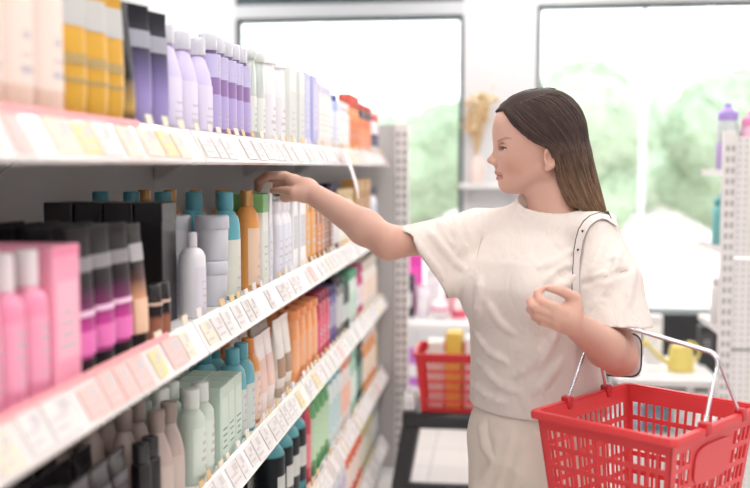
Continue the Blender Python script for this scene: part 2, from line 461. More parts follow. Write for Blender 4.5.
def bottle(w, d, h, body, cap, cap_h=.03, cap_r=.35, shoulder='round', neck=None, lab=None, labm=None, e=2.0, half=1.15, ink=None, lab2=None, n=20, taper=1.0, cap_m=None):
    """[(part, mesh)] of a bottle: body, cap, optional neck colour band and label(s)"""
    rx, ry = d/2, w/2; hb = h-cap_h; parts = []
    cr = cap_r*w/2*1.0
    S = []
    sb = {'round': [(.80, 1), (.86, .97), (.91, .86), (.95, .66), (.98, .42)], 'slope': [(.60, 1), (.70, .93), (.80, .80), (.90, .60), (.98, .40)],
          'square': [(.93, 1), (.955, .97), (.975, .8), (.985, .4)], 'long': [(.70, 1), (.74, .96), (.77, .84), (.80, .62), (.83, .47)], 'dome': [(.72, 1), (.82, .97), (.9, .87), (.96, .62), (.985, .4)]}[shoulder]
    S = [(0, rx*.90*taper, ry*.90*taper, e), (.006, rx*taper, ry*taper, e)]
    nr = cr*.82
    for z, s in sb:
        t = min(1, max(0, (s-.38)/.62)); ee = 2+(e-2)*t
        S.append((hb*z, max(rx*s, nr) if s > .5 else nr, max(ry*s, nr) if s > .5 else nr, ee))
    S.append((hb, nr, nr, 2))
    mb = MB(); mb.loft(S, n); parts.append(('body', mb.mesh('body', body)))
    mb = MB(); c0 = hb-.002
    if cap_m == 'pump':
        mb.loft([(c0, cr, cr), (c0+.016, cr, cr), (c0+.017, cr*.4, cr*.4), (c0+.03, cr*.4, cr*.4), (c0+.031, cr*.9, cr*.9), (h, cr*.8, cr*.8)], n)
        mb.box((0, -.004, h-.010), (.038, .004, h-.002))
    else:
        mb.loft([(c0, cr*.97, cr*.97), (c0+.001, cr, cr), (h-.003, cr*.985, cr*.985), (h-.0008, cr*.93, cr*.93), (h, cr*.85, cr*.85)], n)
    parts.append(('cap', mb.mesh('cap', cap)))
    if neck is not None:
        zc = hb*neck[1]
        mb = MB(); mb.loft([(zc, nr*1.10, nr*1.10), (hb-.0025, nr*1.10, nr*1.10)], n); parts.append(('neck_band', mb.mesh('neck_band', neck[0])))
    for q, L in enumerate([lab, lab2]):
        if L: parts.append(('label', label_patch(rx, ry, e, h*L[0], h*L[1], half if len(L) < 4 else L[3], [L[2], ink or INK], seed=int(h*1e4)+q)))
    return parts
def tube(w, h, body, cap, cap_h=.022, lab=None, ink=None, d=.042, crimp=.5, capw=.8):
    """squeeze tube standing on its cap, flat crimp on top"""
    parts = []; n = 20
    mb = MB(); S = [(cap_h, d/2*.86, w/2*.80), (cap_h+.006, d/2*.95, w/2*.86)]
    for k in range(1, 8):
        t = k/7; S.append((cap_h+.006+(h-cap_h-.006-.012)*t, d/2*(1-t**1.5)*.95+.0022, w/2*(.86+.14*t), 2+t*2))
    S += [(h-.011, .0026, w/2, 5), (h, .0026, w/2, 5)]
    mb.loft(S, n); parts.append(('body', mb.mesh('body', body)))
    mb = MB(); mb.loft([(0, d/2*.88, w/2*capw*.98, 2.4), (.001, d/2*.9, w/2*capw, 2.4), (cap_h, d/2*.9, w/2*capw, 2.4)], n); parts.append(('cap', mb.mesh('cap', cap)))
    for q, (z0, z1, m) in enumerate(lab or []):
        mb = MB()
        def xat(z):
            t = (h*z-cap_h-.006)/(h-cap_h-.018); t = min(1, max(0, t)); return d/2*(1-t**1.5)*.95+.0022, w/2*(.86+.14*t)
        k = 10; R = []
        for z in (z0, (2*z0+z1)/3, (z0+2*z1)/3, z1):
            rx, ry = xat(z); t = min(1, max(0, (h*z-cap_h)/(h-cap_h-.018)))
            R.append([ring_pt(rx+.0012, ry+.0005, 2+2*t, -1.05+2.1*j/k)+(h*z,) for j in range(k+1)])
        mb.rings(R, cap0=False, cap1=False, closed=False)
        parts.append(('label', mb.mesh('label', m)))
    return parts
def carton(w, d, h, body, panel=None, lid=None, ink=None, bands=()):
    parts = []; mb = MB(); mb.rbox((-d/2, -w/2, 0), (d/2, w/2, h), .0018); parts.append(('box', mb.mesh('box', body, smooth=False)))
    mb = MB(); mats = []
    def plate(z0, z1, y0, y1, m, x=.0006):
        mats.append(m); mb.mi = len(mats)-1
        mb.box((d/2-.0002, y0, z0), (d/2+x, y1, z1))
    if panel: plate(h*panel[0], h*panel[1], -w*.40, w*.40, panel[2])
    for z0, z1, m in bands: plate(h*z0, h*z1, -w/2+.0018, w/2-.0018, m, .0005)
    rr = random.Random(int(w*1e4+h*1e3))
    if panel or bands:
        for q in range(4):
            z = h*(panel[0] if panel else .2)+h*.08*(q+1); a = w*rr.uniform(.12, .3)
            plate(z, z+h*.022, -a, a, ink or INK, .0010)
        parts.append(('printed_panel', mb.mesh('printed_panel', mats, smooth=False)))
    if lid:
        mb = MB(); mb.rbox((-d/2-.0008, -w/2-.0008, h*lid[0]), (d/2+.0008, w/2+.0008, h+.0012), .0018); parts.append(('lid', mb.mesh('lid', lid[1], smooth=False)))
    return parts
def jar(w, h, body, lid, lid_f=.36, taper=.86, lab=None):
    r = w/2; parts = []; zl = h*(1-lid_f); mb = MB()
    mb.loft([(0, r*taper*.94, r*taper*.94), (.004, r*taper, r*taper), (zl-.004, r*.95, r*.95), (zl-.0005, r*.93, r*.93)], 24); parts.append(('body', mb.mesh('body', body)))
    mb = MB(); mb.loft([(zl, r*.97, r*.97), (zl+.002, r, r), (h-.004, r*.99, r*.99), (h-.001, r*.95, r*.95), (h, r*.9, r*.9)], 24); parts.append(('lid', mb.mesh('lid', lid)))
    if lab: parts.append(('label', label_patch(r*(taper+.95)/2+.002, r*(taper+.95)/2+.002, 2, h*lab[0], h*lab[1], 1.0, [lab[2], INK], seed=3)))
    return parts
def place(parts, name, label, cat, group, loc, rz=0):
    t = thing(name, label, cat, loc, rz, group)
    for pn, me in parts: link(pn, me, t)
    return t
SHELF_WORD = ['base shelf', 'lowest rail shelf', 'third shelf', 'middle shelf', 'top shelf']
ROWW = ['front row', 'second row', 'third row', 'fourth row', 'fifth row']
NEXT = {}
XFRONT = -.562
N_PROD = 0
def row(si, pxa, pxb, w, d, parts, name, desc, cat, rows=1, gap=.004, drop=(), x0=0.0, rz=0.0, xs=None, jit=.004, n=None, alt=None, rows_from=0):
    """a facing of like products: fills the shelf from photo column pxa to pxb, several deep"""
    global N_PROD
    r = random.Random(hash((si, pxa, name)) % 9999 if False else si*1000+int(pxa))
    xc = XFRONT-x0-d/2
    ya = max(Y_of(pxa, XFRONT-x0-d*.4)+w/2, NEXT.get(si, .78)+w/2+.003)
    yb = Y_of(pxb, XFRONT-x0-d*.4)
    step = w+gap
    yb = min(yb, 4.72)
    k = n if n else max(1, int((yb-ya-w/2+step*.35)/step)+1)
    if n is None and k > 1: step = max(step, (yb-ya-w/2)/(k-1) if k > 1 else step)
    if step > (w+gap)*1.25: step = (w+gap)*1.25
    for i in range(k):
        if ya+i*step+w/2 > 4.74: continue
        for q in range(rows_from, rows):
            if (i, q) in drop: continue
            x = xc-q*(d+(xs or .006)); 
            if x-d/2 < XBK+.004: continue
            y = ya+i*step
            y += r.uniform(-.3, .3)*gap
            where = 'on %s' % SHELF_WORD[si]
            lab = '%s%s%s, %s' % ((ORD[i]+' ' if k > 1 else ''), desc, ' from the near end' if k > 1 else '', (ROWW[q]+' ' if rows > 1 else '')+where)
            if len(lab.replace(',', '').split()) > 16: lab = lab.replace(' from the near end', '')
            if len(lab.replace(',', '').split()) > 16: print('LONG', lab)
            place(parts, name, lab, cat, '%s on the %s' % (desc, SHELF_WORD[si]), (x+r.uniform(-jit, 0) if q == 0 else x, y, top(si)+.0006), rz+r.uniform(-.03, .03))
            N_PROD += 1
    NEXT[si] = ya+(k-1)*step+w/2
    return ya
# ------------------------------------------------------------------ top shelf
T = 4
cream = bottle(.078, .06, .27, P_((238, 206, 190)), P_((234, 198, 184)), .05, .62, 'round', e=2.4, lab=(.15, .6, P_((243, 222, 212), .5)))
NEXT[T] = .98
row(T, -40, 58, .078, .06, cream, 'lotion_bottle', 'tall peach cream lotion bottle', 'bottle', rows=1)
gold = tube(.066, .205, mat('gold tube foil', (222, 170, 62), .28, metal=.35), P_((26, 24, 26), .3), .014, lab=[(.66, .88, P_((190, 190, 188), .4)), (.40, .47, P_((176, 150, 96), .5)), (.28, .31, P_((176, 150, 96), .5))], capw=.95)
row(T, 57, 117, .066, .045, gold, 'cosmetic_tube', 'gold squeeze tube with grey label, black cap', 'tube', rows=2, rz=-.35, xs=.02)
bg_ = tube(.05, .20, ramp_mat('black gold tube', [(0, (60, 50, 40)), (.1, (196, 160, 92)), (.3, (120, 100, 78)), (.36, (34, 32, 34)), (1, (30, 30, 33))], .3), P_((26, 24, 26), .3), .016, capw=.95)
row(T, 117, 128, .05, .045, bg_, 'cosmetic_tube', 'black tube with gold lower end', 'tube', rows=2, n=1)
pb = tube(.062, .205, ramp_mat('black to violet tube', [(0, (168, 156, 206)), (.25, (150, 136, 192)), (.5, (96, 88, 128)), (.66, (48, 46, 58)), (.8, (42, 42, 52)), (1, (34, 34, 40))], .33), P_((30, 28, 34), .3), .014, lab=[(.66, .80, P_((150, 152, 166), .4))], capw=.95)
row(T, 128, 166, .066, .045, pb, 'cosmetic_tube', 'violet tube fading to black at the top', 'tube', rows=2, rz=-.35, xs=.02)
CLEAR = mat('clear cap plastic', (212, 212, 222), .1, coat=.6)
LAV, PUR = (208, 198, 232), (150, 120, 176)
lav = bottle(.074, .05, .195, P_(LAV), CLEAR, .032, .42, 'slope', neck=(P_((158, 132, 182)), .93), e=2.6, lab=(.08, .52, P_((224, 216, 240), .5)))
row(T, 163, 208, .074, .05, lav, 'shampoo_bottle', 'pale lavender shampoo bottle with clear cap', 'bottle', rows=2)
pur = bottle(.052, .05, .212, P_(PUR), CLEAR, .032, .72, 'round', neck=(P_((120, 92, 142)), .95), lab=(.58, .80, P_((200, 194, 232), .5)), lab2=(.10, .42, P_((186, 172, 220), .5)), half=1.5)
row(T, 203, 246, .052, .05, pur, 'shampoo_bottle', 'purple shampoo bottle with lavender labels', 'bottle', rows=2)
gg = bottle(.06, .045, .215, mat('grey green translucent', (196, 204, 200), .25), P_((206, 212, 208), .3), .02, .8, 'dome', e=2.4, lab=(.12, .5, P_((222, 226, 222), .5)))
row(T, 246, 263, .06, .045, gg, 'shampoo_bottle', 'grey green clear bottle with rounded top', 'bottle', rows=1)
wl = bottle(.088, .06, .225, P_((236, 234, 236), .3), P_((236, 234, 236), .3), .022, .8, 'dome', e=2.6, lab=(.1, .55, P_((228, 226, 232), .5)))
row(T, 263, 283, .088, .06, wl, 'lotion_bottle', 'large white lotion bottle with domed top', 'bottle', rows=1)
wf = carton(.085, .055, .215, P_((228, 230, 226), .5), (.1, .7, P_((214, 216, 212), .5)))
row(T, 284, 300, .085, .055, wf, 'carton', 'pale grey flat carton', 'carton', rows=1)
bl = carton(.085, .05, .222, P_((188, 186, 226), .5), (.25, .9, P_((206, 204, 236), .5)), bands=[(0, .06, P_((120, 140, 190), .5))])
row(T, 300, 313, .085, .05, bl, 'carton', 'lavender blue carton', 'carton', rows=1)
pc = carton(.08, .05, .208, P_((232, 222, 222), .5), (.2, .8, P_((240, 234, 228), .5)), bands=[(.86, .95, P_((206, 196, 222), .5))])
row(T, 313, 325, .08, .05, pc, 'carton', 'pale cream carton with lilac band', 'carton', rows=1)
bw = bottle(.07, .05, .195, P_((178, 190, 226)), P_((90, 110, 170)), .02, .6, 'square', e=4, lab=(.1, .7, P_((226, 228, 242), .5)))
row(T, 325, 335, .07, .05, bw, 'lotion_bottle', 'pale blue bottle with darker blue cap', 'bottle', rows=1)
wp = bottle(.075, .05, .18, P_((244, 226, 226)), P_((240, 236, 236)), .025, .6, 'round', lab=(.1, .6, P_((248, 240, 238), .5)))
row(T, 335, 346, .075, .05, wp, 'lotion_bottle', 'white pink bottle with white cap', 'bottle', rows=1)
orr = bottle(.075, .055, .225, P_((238, 150, 92)), P_((206, 84, 70)), .045, .75, 'round', lab=(.15, .55, P_((226, 132, 84), .5)), n=16)
row(T, 346, 356, .075, .055, orr, 'shampoo_bottle', 'orange bottle with red cap', 'bottle', rows=1)
ord_ = bottle(.07, .05, .205, P_((240, 122, 72)), P_((196, 60, 60)), .02, .8, 'round', lab=(.7, .86, P_((60, 44, 60), .5)), lab2=(.12, .5, P_((244, 150, 104), .5)), half=1.5, n=16)
row(T, 356, 368, .07, .05, ord_, 'shampoo_bottle', 'bright orange bottle with dark neck band', 'bottle', rows=1)
wbr = bottle(.07, .05, .185, P_((236, 232, 238)), P_((214, 96, 96)), .03, .7, 'round', lab=(.2, .5, P_((70, 72, 104), .5)), n=16)
row(T, 369, 382, .07, .05, wbr, 'shampoo_bottle', 'white bottle with red cap and dark label', 'bottle', rows=1)

# ------------------------------------------------------------------ middle shelf
T = 3
PINK = (243, 150, 182)
pink = bottle(.05, .05, .188, P_(PINK), P_((244, 232, 236)), .044, .58, 'round', lab=(.12, .56, P_((246, 166, 194), .5)), cap_m=None)
NEXT[T] = .975
row(T, -75, 37, .052, .05, pink, 'shampoo_bottle', 'pink bottle with white cap', 'bottle', rows=1)
pk = carton(.080, .15, .188, P_((246, 162, 188), .5), (.2, .75, P_((248, 186, 204), .5)), bands=[(.93, .99, P_((244, 140, 172), .5))])
NEXT[T] = max(NEXT[T], 1.182)
row(T, 0, 71, .080, .15, pk, 'carton', 'deep pink carton', 'carton', rows=2, n=1)
print('pk', NEXT[T])
mg = ramp_mat('magenta to black tube', [(0, (218, 82, 166)), (.22, (200, 66, 150)), (.40, (110, 44, 88)), (.55, (34, 28, 34)), (1, (24, 23, 26))], .33)
mt = tube(.068, .205, mg, P_((24, 22, 25), .3), .022, lab=[(.70, .80, P_((136, 132, 136), .4)), (.40, .44, P_((238, 196, 224), .4)), (.14, .30, P_((232, 116, 186), .4))], capw=.9)
row(T, 60, 122, .070, .045, mt, 'cosmetic_tube', 'black tube fading to magenta', 'tube', rows=5, xs=.012, n=3, rz=-.12)
ob = ramp_mat('copper to black tube', [(0, (226, 170, 130)), (.34, (206, 150, 116)), (.5, (90, 60, 56)), (.62, (34, 30, 33)), (1, (24, 23, 26))], .33)
ot = tube(.062, .20, ob, P_((24, 22, 25), .3), .022, lab=[(.70, .84, P_((170, 166, 170), .4)), (.12, .40, P_((236, 196, 166), .4))], capw=.9)
row(T, 122, 147, .062, .045, ot, 'cosmetic_tube', 'black tube fading to copper', 'tube', rows=4, xs=.012, n=1)
kb = bottle(.04, .04, .092, ramp_mat('copper to black jar', [(0, (178, 120, 92)), (.5, (150, 96, 76)), (.62, (40, 32, 34)), (1, (30, 28, 30))], .25), P_((26, 25, 28), .25), .026, .92, 'square', lab=(.62, .68, P_((214, 184, 160), .4)), half=1.5)
row(T, 148, 168, .04, .04, kb, 'serum_bottle', 'short black and copper bottle', 'bottle', rows=1, n=2, gap=.006)
NEXT[T] = Y_of(150, -.62)
kc = carton(.085, .052, .224, mat('black carton', (30, 28, 31), .35), None, lid=(.84, mat('black carton lid', (36, 34, 38), .3)))
y_k = row(T, 150, 181, .085, .052, kc, 'carton', 'tall black carton', 'carton', rows=4, n=1, x0=.046)
wb = bottle(.056, .05, .165, P_((226, 224, 230)), P_((222, 220, 226)), .026, .36, 'round', lab=(.1, .6, P_((216, 214, 224), .5)), e=2.3, half=1.0)
row(T, 187, 206, .056, .05, wb, 'lotion_bottle', 'small white bottle with narrow cap', 'bottle', rows=3, n=1)
GJ = (204, 206, 214)
jr = jar(.074, .094, P_(GJ, .4), P_((196, 199, 208), .4), .30, .88)
yj = row(T, 209, 231, .076, .076, jr, 'cream_jar', 'grey jar underneath another jar', 'jar', rows=2, n=1)
for q in range(2):
    place(jr, 'cream_jar', ('grey jar stacked on top at the shelf edge', 'grey jar stacked on top behind the edge stack')[q], 'jar', 'stacked grey jars', (XFRONT-.038-q*.082, yj+.002, top(3)+.0956), .1)
TEAL = (96, 170, 184)
GOLDM = mat('gold cap', (196, 150, 96), .3, metal=.5)
tl = bottle(.074, .066, .236, P_(TEAL), P_((86, 158, 172)), .036, .50, 'dome', lab=(.04, .56, P_((214, 216, 206), .5)), half=1.25, neck=(P_((80, 152, 168)), .95), taper=.98)
row(T, 224, 246, .074, .066, tl, 'shampoo_bottle', 'teal shampoo bottle with cream label', 'bottle', rows=5, n=1)
ORG = (232, 160, 84)
og = bottle(.062, .058, .236, P_(ORG), GOLDM, .036, .50, 'dome', lab=(.05, .62, P_((236, 206, 182), .5)), half=1.25, neck=(P_((222, 142, 64)), .95))
row(T, 247, 263, .062, .058, og, 'shampoo_bottle', 'orange shampoo bottle with gold cap', 'bottle', rows=5, n=1)
gt = carton(.05, .05, .225, P_((238, 240, 234), .5), (.1, .6, P_((224, 230, 224), .5)), lid=(.80, P_((132, 190, 122), .5)))
row(T, 255, 266, .05, .05, gt, 'carton', 'white carton with green top', 'carton', rows=2, n=1)
NEXT[T] = max(NEXT[T], 2.450)
whb = bottle(.06, .045, .2, P_((236, 234, 240), .3), P_((240, 238, 242), .3), .025, .7, 'round', e=2.6, lab=(.1, .7, P_((222, 224, 236), .5)))
row(T, 272, 286, .06, .045, whb, 'shampoo_bottle', 'milky white bottle behind the reaching hand', 'bottle', rows=2, n=3)
whc = carton(.072, .05, .205, P_((240, 239, 240), .5), (.3, .75, P_((200, 200, 206), .5)))
row(T, 285, 300, .072, .05, whc, 'carton', 'white carton with grey print', 'carton', rows=2)
amb = bottle(.07, .05, .222, mat('amber bottle', (214, 142, 62), .2, coat=.4), P_((60, 40, 34)), .03, .6, 'square', e=4, lab=(.1, .7, P_((226, 164, 92), .5)))
row(T, 300, 311, .07, .05, amb, 'shampoo_bottle', 'amber square bottle', 'bottle', rows=2)
bam = bottle(.07, .05, .222, mat('brown amber bottle', (172, 96, 48), .2, coat=.4), P_((50, 36, 34)), .03, .6, 'square', e=4, lab=(.1, .5, P_((206, 136, 84), .5)))
row(T, 311, 320, .07, .05, bam, 'shampoo_bottle', 'brown amber square bottle', 'bottle', rows=2)
dbr = bottle(.07, .05, .222, mat('dark brown bottle', (94, 66, 52), .2, coat=.4), P_((40, 30, 32)), .03, .6, 'square', e=4, lab=(.1, .5, P_((150, 110, 90), .5)))
row(T, 320, 328, .07, .05, dbr, 'shampoo_bottle', 'dark brown square bottle', 'bottle', rows=2)
dpu = bottle(.07, .05, .235, P_((110, 58, 96), .25), P_((60, 40, 80)), .03, .6, 'square', e=3, lab=(.1, .5, P_((226, 220, 226), .5)))
row(T, 328, 334, .07, .05, dpu, 'shampoo_bottle', 'dark purple bottle', 'bottle', rows=2)
crm = bottle(.075, .05, .21, P_((240, 228, 200)), P_((232, 206, 160)), .035, .6, 'round', lab=(.1, .6, P_((246, 238, 222), .5)))
row(T, 334, 350, .075, .05, crm, 'lotion_bottle', 'cream bottle with beige cap', 'bottle', rows=1)
gbc = carton(.09, .06, .24, P_((196, 148, 82), .45), (.3, .8, P_((170, 118, 60), .5)))
row(T, 350, 366, .09, .06, gbc, 'carton', 'golden brown carton', 'carton', rows=1)
wbl = bottle(.07, .05, .2, P_((236, 236, 240)), P_((72, 78, 110)), .035, .6, 'round', lab=(.2, .6, P_((206, 212, 226), .5)))
row(T, 368, 386, .07, .05, wbl, 'lotion_bottle', 'white bottle with navy cap', 'bottle', rows=1)

# ------------------------------------------------------------------ third shelf
T = 2
NEXT[T] = 1.12
bk = bottle(.056, .05, .18, P_((36, 33, 37), .25), P_((28, 27, 30), .25), .04, .6, 'round', lab=(.15, .6, P_((88, 84, 92), .5)))
row(T, 20, 62, .056, .05, bk, 'lotion_bottle', 'black bottle with grey label', 'bottle', rows=5)
br = tube(.068, .172, mat('glossy black tube', (38, 34, 38), .25), P_((24, 22, 25), .3), .02, lab=[(.30, .62, P_((206, 104, 112), .4)), (.72, .80, P_((84, 82, 88), .3))], d=.046)
row(T, 62, 122, .07, .048, br, 'cosmetic_tube', 'glossy black tube with red label', 'tube', rows=5, xs=.012)
slim = bottle(.034, .034, .16, P_((26, 25, 28), .25), P_((40, 39, 43), .25), .03, .85, 'square')
row(T, 136, 150, .034, .034, slim, 'serum_bottle', 'slim black bottle', 'bottle', rows=1, n=2)
NEXT[T] -= .012
tau = bottle(.060, .055, .190, P_((182, 164, 156), .35), P_((150, 134, 128), .35), .036, .5, 'slope', lab=(.12, .5, P_((196, 180, 172), .5)))
row(T, 150, 184, .060, .055, tau, 'shampoo_bottle', 'taupe bottle with brown grey cap', 'bottle', rows=4, n=2)
pgr = bottle(.056, .055, .185, P_((206, 220, 208), .35), P_((224, 230, 224), .35), .036, .62, 'round', lab=(.1, .6, P_((216, 228, 218), .5)))
row(T, 186, 214, .056, .055, pgr, 'shampoo_bottle', 'pale green bottle with white cap', 'bottle', rows=3, n=2)
mnt = carton(.056, .055, .160, P_((198, 218, 204), .45), (.1, .85, P_((210, 226, 214), .5)), ink=P_((120, 150, 136), .5))
row(T, 208, 228, .056, .055, mnt, 'carton', 'mint green carton', 'carton', rows=5, n=3)
tl2 = bottle(.066, .062, .205, P_((110, 178, 190)), P_((92, 164, 178)), .034, .50, 'dome', lab=(.04, .55, P_((206, 216, 210), .5)), half=1.25, neck=(P_((86, 158, 172)), .95))
row(T, 228, 250, .066, .062, tl2, 'shampoo_bottle', 'light teal bottle with pale label', 'bottle', rows=5, n=2)
og2 = bottle(.062, .058, .205, P_((232, 158, 90)), P_((222, 140, 70)), .034, .50, 'dome', lab=(.05, .62, P_((236, 210, 194), .5)), half=1.25)
row(T, 246, 258, .062, .058, og2, 'shampoo_bottle', 'light orange bottle with pale label', 'bottle', rows=4, n=1)
wpt = tube(.082, .2, P_((244, 232, 228)), P_((240, 222, 214)), .025, lab=[(.3, .7, P_((236, 202, 190), .5))])
row(T, 254, 274, .082, .05, wpt, 'cosmetic_tube', 'white tube with pink pattern', 'tube', rows=3, xs=.012, n=2)
wbt = tube(.085, .208, P_((238, 230, 222)), P_((200, 180, 160)), .025, lab=[(.25, .5, P_((166, 136, 112), .5))])
row(T, 274, 288, .085, .05, wbt, 'cosmetic_tube', 'white tube with brown picture', 'tube', rows=3, xs=.012, n=2)
ort = bottle(.078, .055, .205, P_((244, 164, 106)), P_((242, 150, 92)), .022, .8, 'dome', e=2.8, lab=(.15, .6, P_((246, 176, 124), .5)))
row(T, 288, 312, .078, .055, ort, 'shampoo_bottle', 'orange flat bottle with orange cap', 'bottle', rows=3)
red = bottle(.07, .05, .21, P_((206, 64, 92)), P_((150, 40, 72)), .03, .7, 'square', e=3, lab=(.15, .6, P_((222, 96, 120), .5)))
row(T, 312, 324, .07, .05, red, 'shampoo_bottle', 'crimson bottle with dark cap', 'bottle', rows=3)
vio = bottle(.07, .05, .205, P_((96, 84, 150)), P_((70, 58, 110)), .03, .7, 'square', e=3, lab=(.3, .7, P_((150, 146, 178), .5)))
row(T, 324, 332, .07, .05, vio, 'shampoo_bottle', 'violet blue bottle', 'bottle', rows=2)
gry = bottle(.07, .05, .22, P_((128, 124, 128)), P_((60, 58, 62)), .03, .7, 'square', e=3, lab=(.2, .7, P_((196, 196, 196), .5)))
row(T, 332, 339, .07, .05, gry, 'shampoo_bottle', 'grey bottle with dark cap', 'bottle', rows=2)
dgr = bottle(.07, .05, .205, P_((46, 66, 60)), P_((40, 110, 84)), .03, .7, 'square', e=3, lab=(.2, .5, P_((196, 210, 200), .5)))
row(T, 339, 345, .07, .05, dgr, 'shampoo_bottle', 'dark green bottle', 'bottle', rows=2)
wgr = bottle(.07, .05, .21, P_((224, 234, 226)), P_((90, 170, 130)), .03, .7, 'round', lab=(.2, .6, P_((196, 224, 206), .5)))
row(T, 345, 353, .07, .05, wgr, 'shampoo_bottle', 'white bottle with green cap', 'bottle', rows=2)
mag = bottle(.07, .05, .21, P_((206, 70, 130)), P_((180, 50, 110)), .03, .7, 'round', lab=(.2, .6, P_((240, 220, 230), .5)))
row(T, 353, 360, .07, .05, mag, 'shampoo_bottle', 'magenta bottle', 'bottle', rows=2)
wcr = bottle(.075, .05, .205, P_((240, 234, 226)), P_((230, 220, 208)), .035, .6, 'round', lab=(.2, .6, P_((246, 224, 204), .5)))
row(T, 360, 374, .075, .05, wcr, 'lotion_bottle', 'creamy white bottle with white cap', 'bottle', rows=2)
wdk = bottle(.07, .05, .2, P_((232, 230, 230)), P_((58, 56, 62)), .035, .6, 'round', lab=(.2, .6, P_((240, 240, 240), .5)))
row(T, 374, 386, .07, .05, wdk, 'lotion_bottle', 'white bottle with black cap', 'bottle', rows=1)

# ------------------------------------------------------------------ lowest rail shelf
T = 1
NEXT[T] = 1.9
sjar = jar(.066, .075, P_((40, 39, 43), .3), P_((58, 57, 62), .3), .4, .96, lab=(.12, .5, P_((226, 222, 216), .5)))
row(T, 190, 262, .066, .066, sjar, 'cream_jar', 'small black jar with white label', 'jar', rows=3)
tbk = ramp_mat('teal and black bottle', [(0, (96, 166, 174)), (.16, (96, 166, 174)), (.18, (34, 40, 44)), (.84, (30, 36, 40)), (.86, (96, 166, 174)), (1, (110, 176, 184))], .3)
btl = bottle(.094, .08, .262, tbk, P_((70, 140, 150)), .03, .6, 'round', lab=(.32, .55, P_((206, 208, 202), .5)), half=.8)
row(T, 268, 296, .094, .08, btl, 'shampoo_bottle', 'large black bottle with teal bands', 'bottle', rows=2)
crs = bottle(.06, .05, .262, P_((206, 70, 90)), P_((190, 50, 76)), .03, .7, 'round', lab=(.2, .6, P_((232, 130, 140), .5)))
row(T, 300, 308, .06, .05, crs, 'shampoo_bottle', 'narrow crimson bottle', 'bottle', rows=2, n=1)
grn = bottle(.075, .055, .265, P_((96, 162, 104)), P_((70, 140, 84)), .03, .7, 'round', lab=(.2, .7, P_((186, 216, 180), .5)))
row(T, 306, 324, .075, .055, grn, 'shampoo_bottle', 'green bottle with green cap', 'bottle', rows=2)
wte = bottle(.075, .055, .26, P_((226, 234, 234)), P_((120, 184, 190)), .035, .7, 'round', lab=(.2, .6, P_((190, 216, 216), .5)))
row(T, 324, 336, .075, .055, wte, 'shampoo_bottle', 'white bottle with teal cap', 'bottle', rows=2)
wrd = bottle(.075, .055, .25, P_((240, 232, 228)), P_((226, 150, 120)), .035, .7, 'round', lab=(.2, .6, P_((240, 190, 170), .5)))
row(T, 336, 346, .075, .055, wrd, 'shampoo_bottle', 'white bottle with salmon cap', 'bottle', rows=2)
mnb = bottle(.075, .055, .25, P_((176, 214, 196)), P_((150, 196, 176)), .035, .7, 'round', lab=(.2, .6, P_((226, 238, 230), .5)))
row(T, 346, 353, .075, .055, mnb, 'shampoo_bottle', 'mint bottle with mint cap', 'bottle', rows=2)
dkg = bottle(.075, .055, .255, P_((48, 88, 78)), P_((34, 50, 48)), .035, .7, 'round', lab=(.2, .6, P_((120, 160, 146), .5)))
row(T, 353, 360, .075, .055, dkg, 'shampoo_bottle', 'deep green bottle with black cap', 'bottle', rows=2)
orw = bottle(.075, .055, .25, P_((240, 168, 110)), P_((240, 232, 226)), .035, .7, 'round', lab=(.2, .6, P_((246, 226, 206), .5)))
row(T, 360, 372, .075, .055, orw, 'shampoo_bottle', 'orange bottle with white cap', 'bottle', rows=2)
wol = bottle(.075, .055, .25, P_((238, 232, 222)), P_((160, 140, 90)), .035, .7, 'round', lab=(.2, .6, P_((226, 206, 150), .5)))
row(T, 372, 387, .075, .055, wol, 'lotion_bottle', 'ivory bottle with olive cap', 'bottle', rows=1)

# ------------------------------------------------------------------ base shelf
T = 0
NEXT[T] = 3.05
b1 = bottle(.085, .07, .25, P_((226, 226, 232)), P_((90, 90, 120)), .035, .6, 'round', lab=(.2, .6, P_((206, 196, 216), .5)))
row(T, 312, 340, .085, .07, b1, 'lotion_bottle', 'big white bottle with slate cap', 'bottle', rows=1)
b2 = bottle(.085, .07, .25, P_((236, 116, 84)), P_((244, 240, 236)), .035, .6, 'round', lab=(.2, .6, P_((246, 226, 216), .5)))
row(T, 340, 356, .085, .07, b2, 'lotion_bottle', 'big orange red bottle with white cap', 'bottle', rows=1)
b3 = bottle(.085, .07, .25, P_((216, 206, 150)), P_((180, 170, 90)), .035, .6, 'round', lab=(.2, .6, P_((240, 236, 216), .5)))
row(T, 356, 368, .085, .07, b3, 'lotion_bottle', 'big pale olive bottle', 'bottle', rows=1)
b4 = bottle(.085, .07, .25, P_((150, 160, 160)), P_((60, 66, 70)), .035, .6, 'round', lab=(.2, .6, P_((206, 212, 212), .5)))
row(T, 368, 384, .085, .07, b4, 'lotion_bottle', 'big grey bottle with dark cap', 'bottle', rows=1)
# goods on the far side of the end unit
q = bottle(.07, .06, .15, P_((244, 160, 70)), P_((240, 170, 90)), .03, .7, 'round')
place(q, 'lotion_bottle', 'orange bottle standing behind the grey end panel, its top showing', 'bottle', None, (-.53, 4.93, 1.5306))
q = bottle(.07, .06, .12, P_((236, 232, 230)), P_((226, 222, 222)), .03, .7, 'round')
place(q, 'lotion_bottle', 'white bottle behind the grey end panel beside the orange one', 'bottle', None, (-.62, 4.93, 1.5306))
print('PRODUCTS', N_PROD, {k: round(v, 2) for k, v in NEXT.items()})
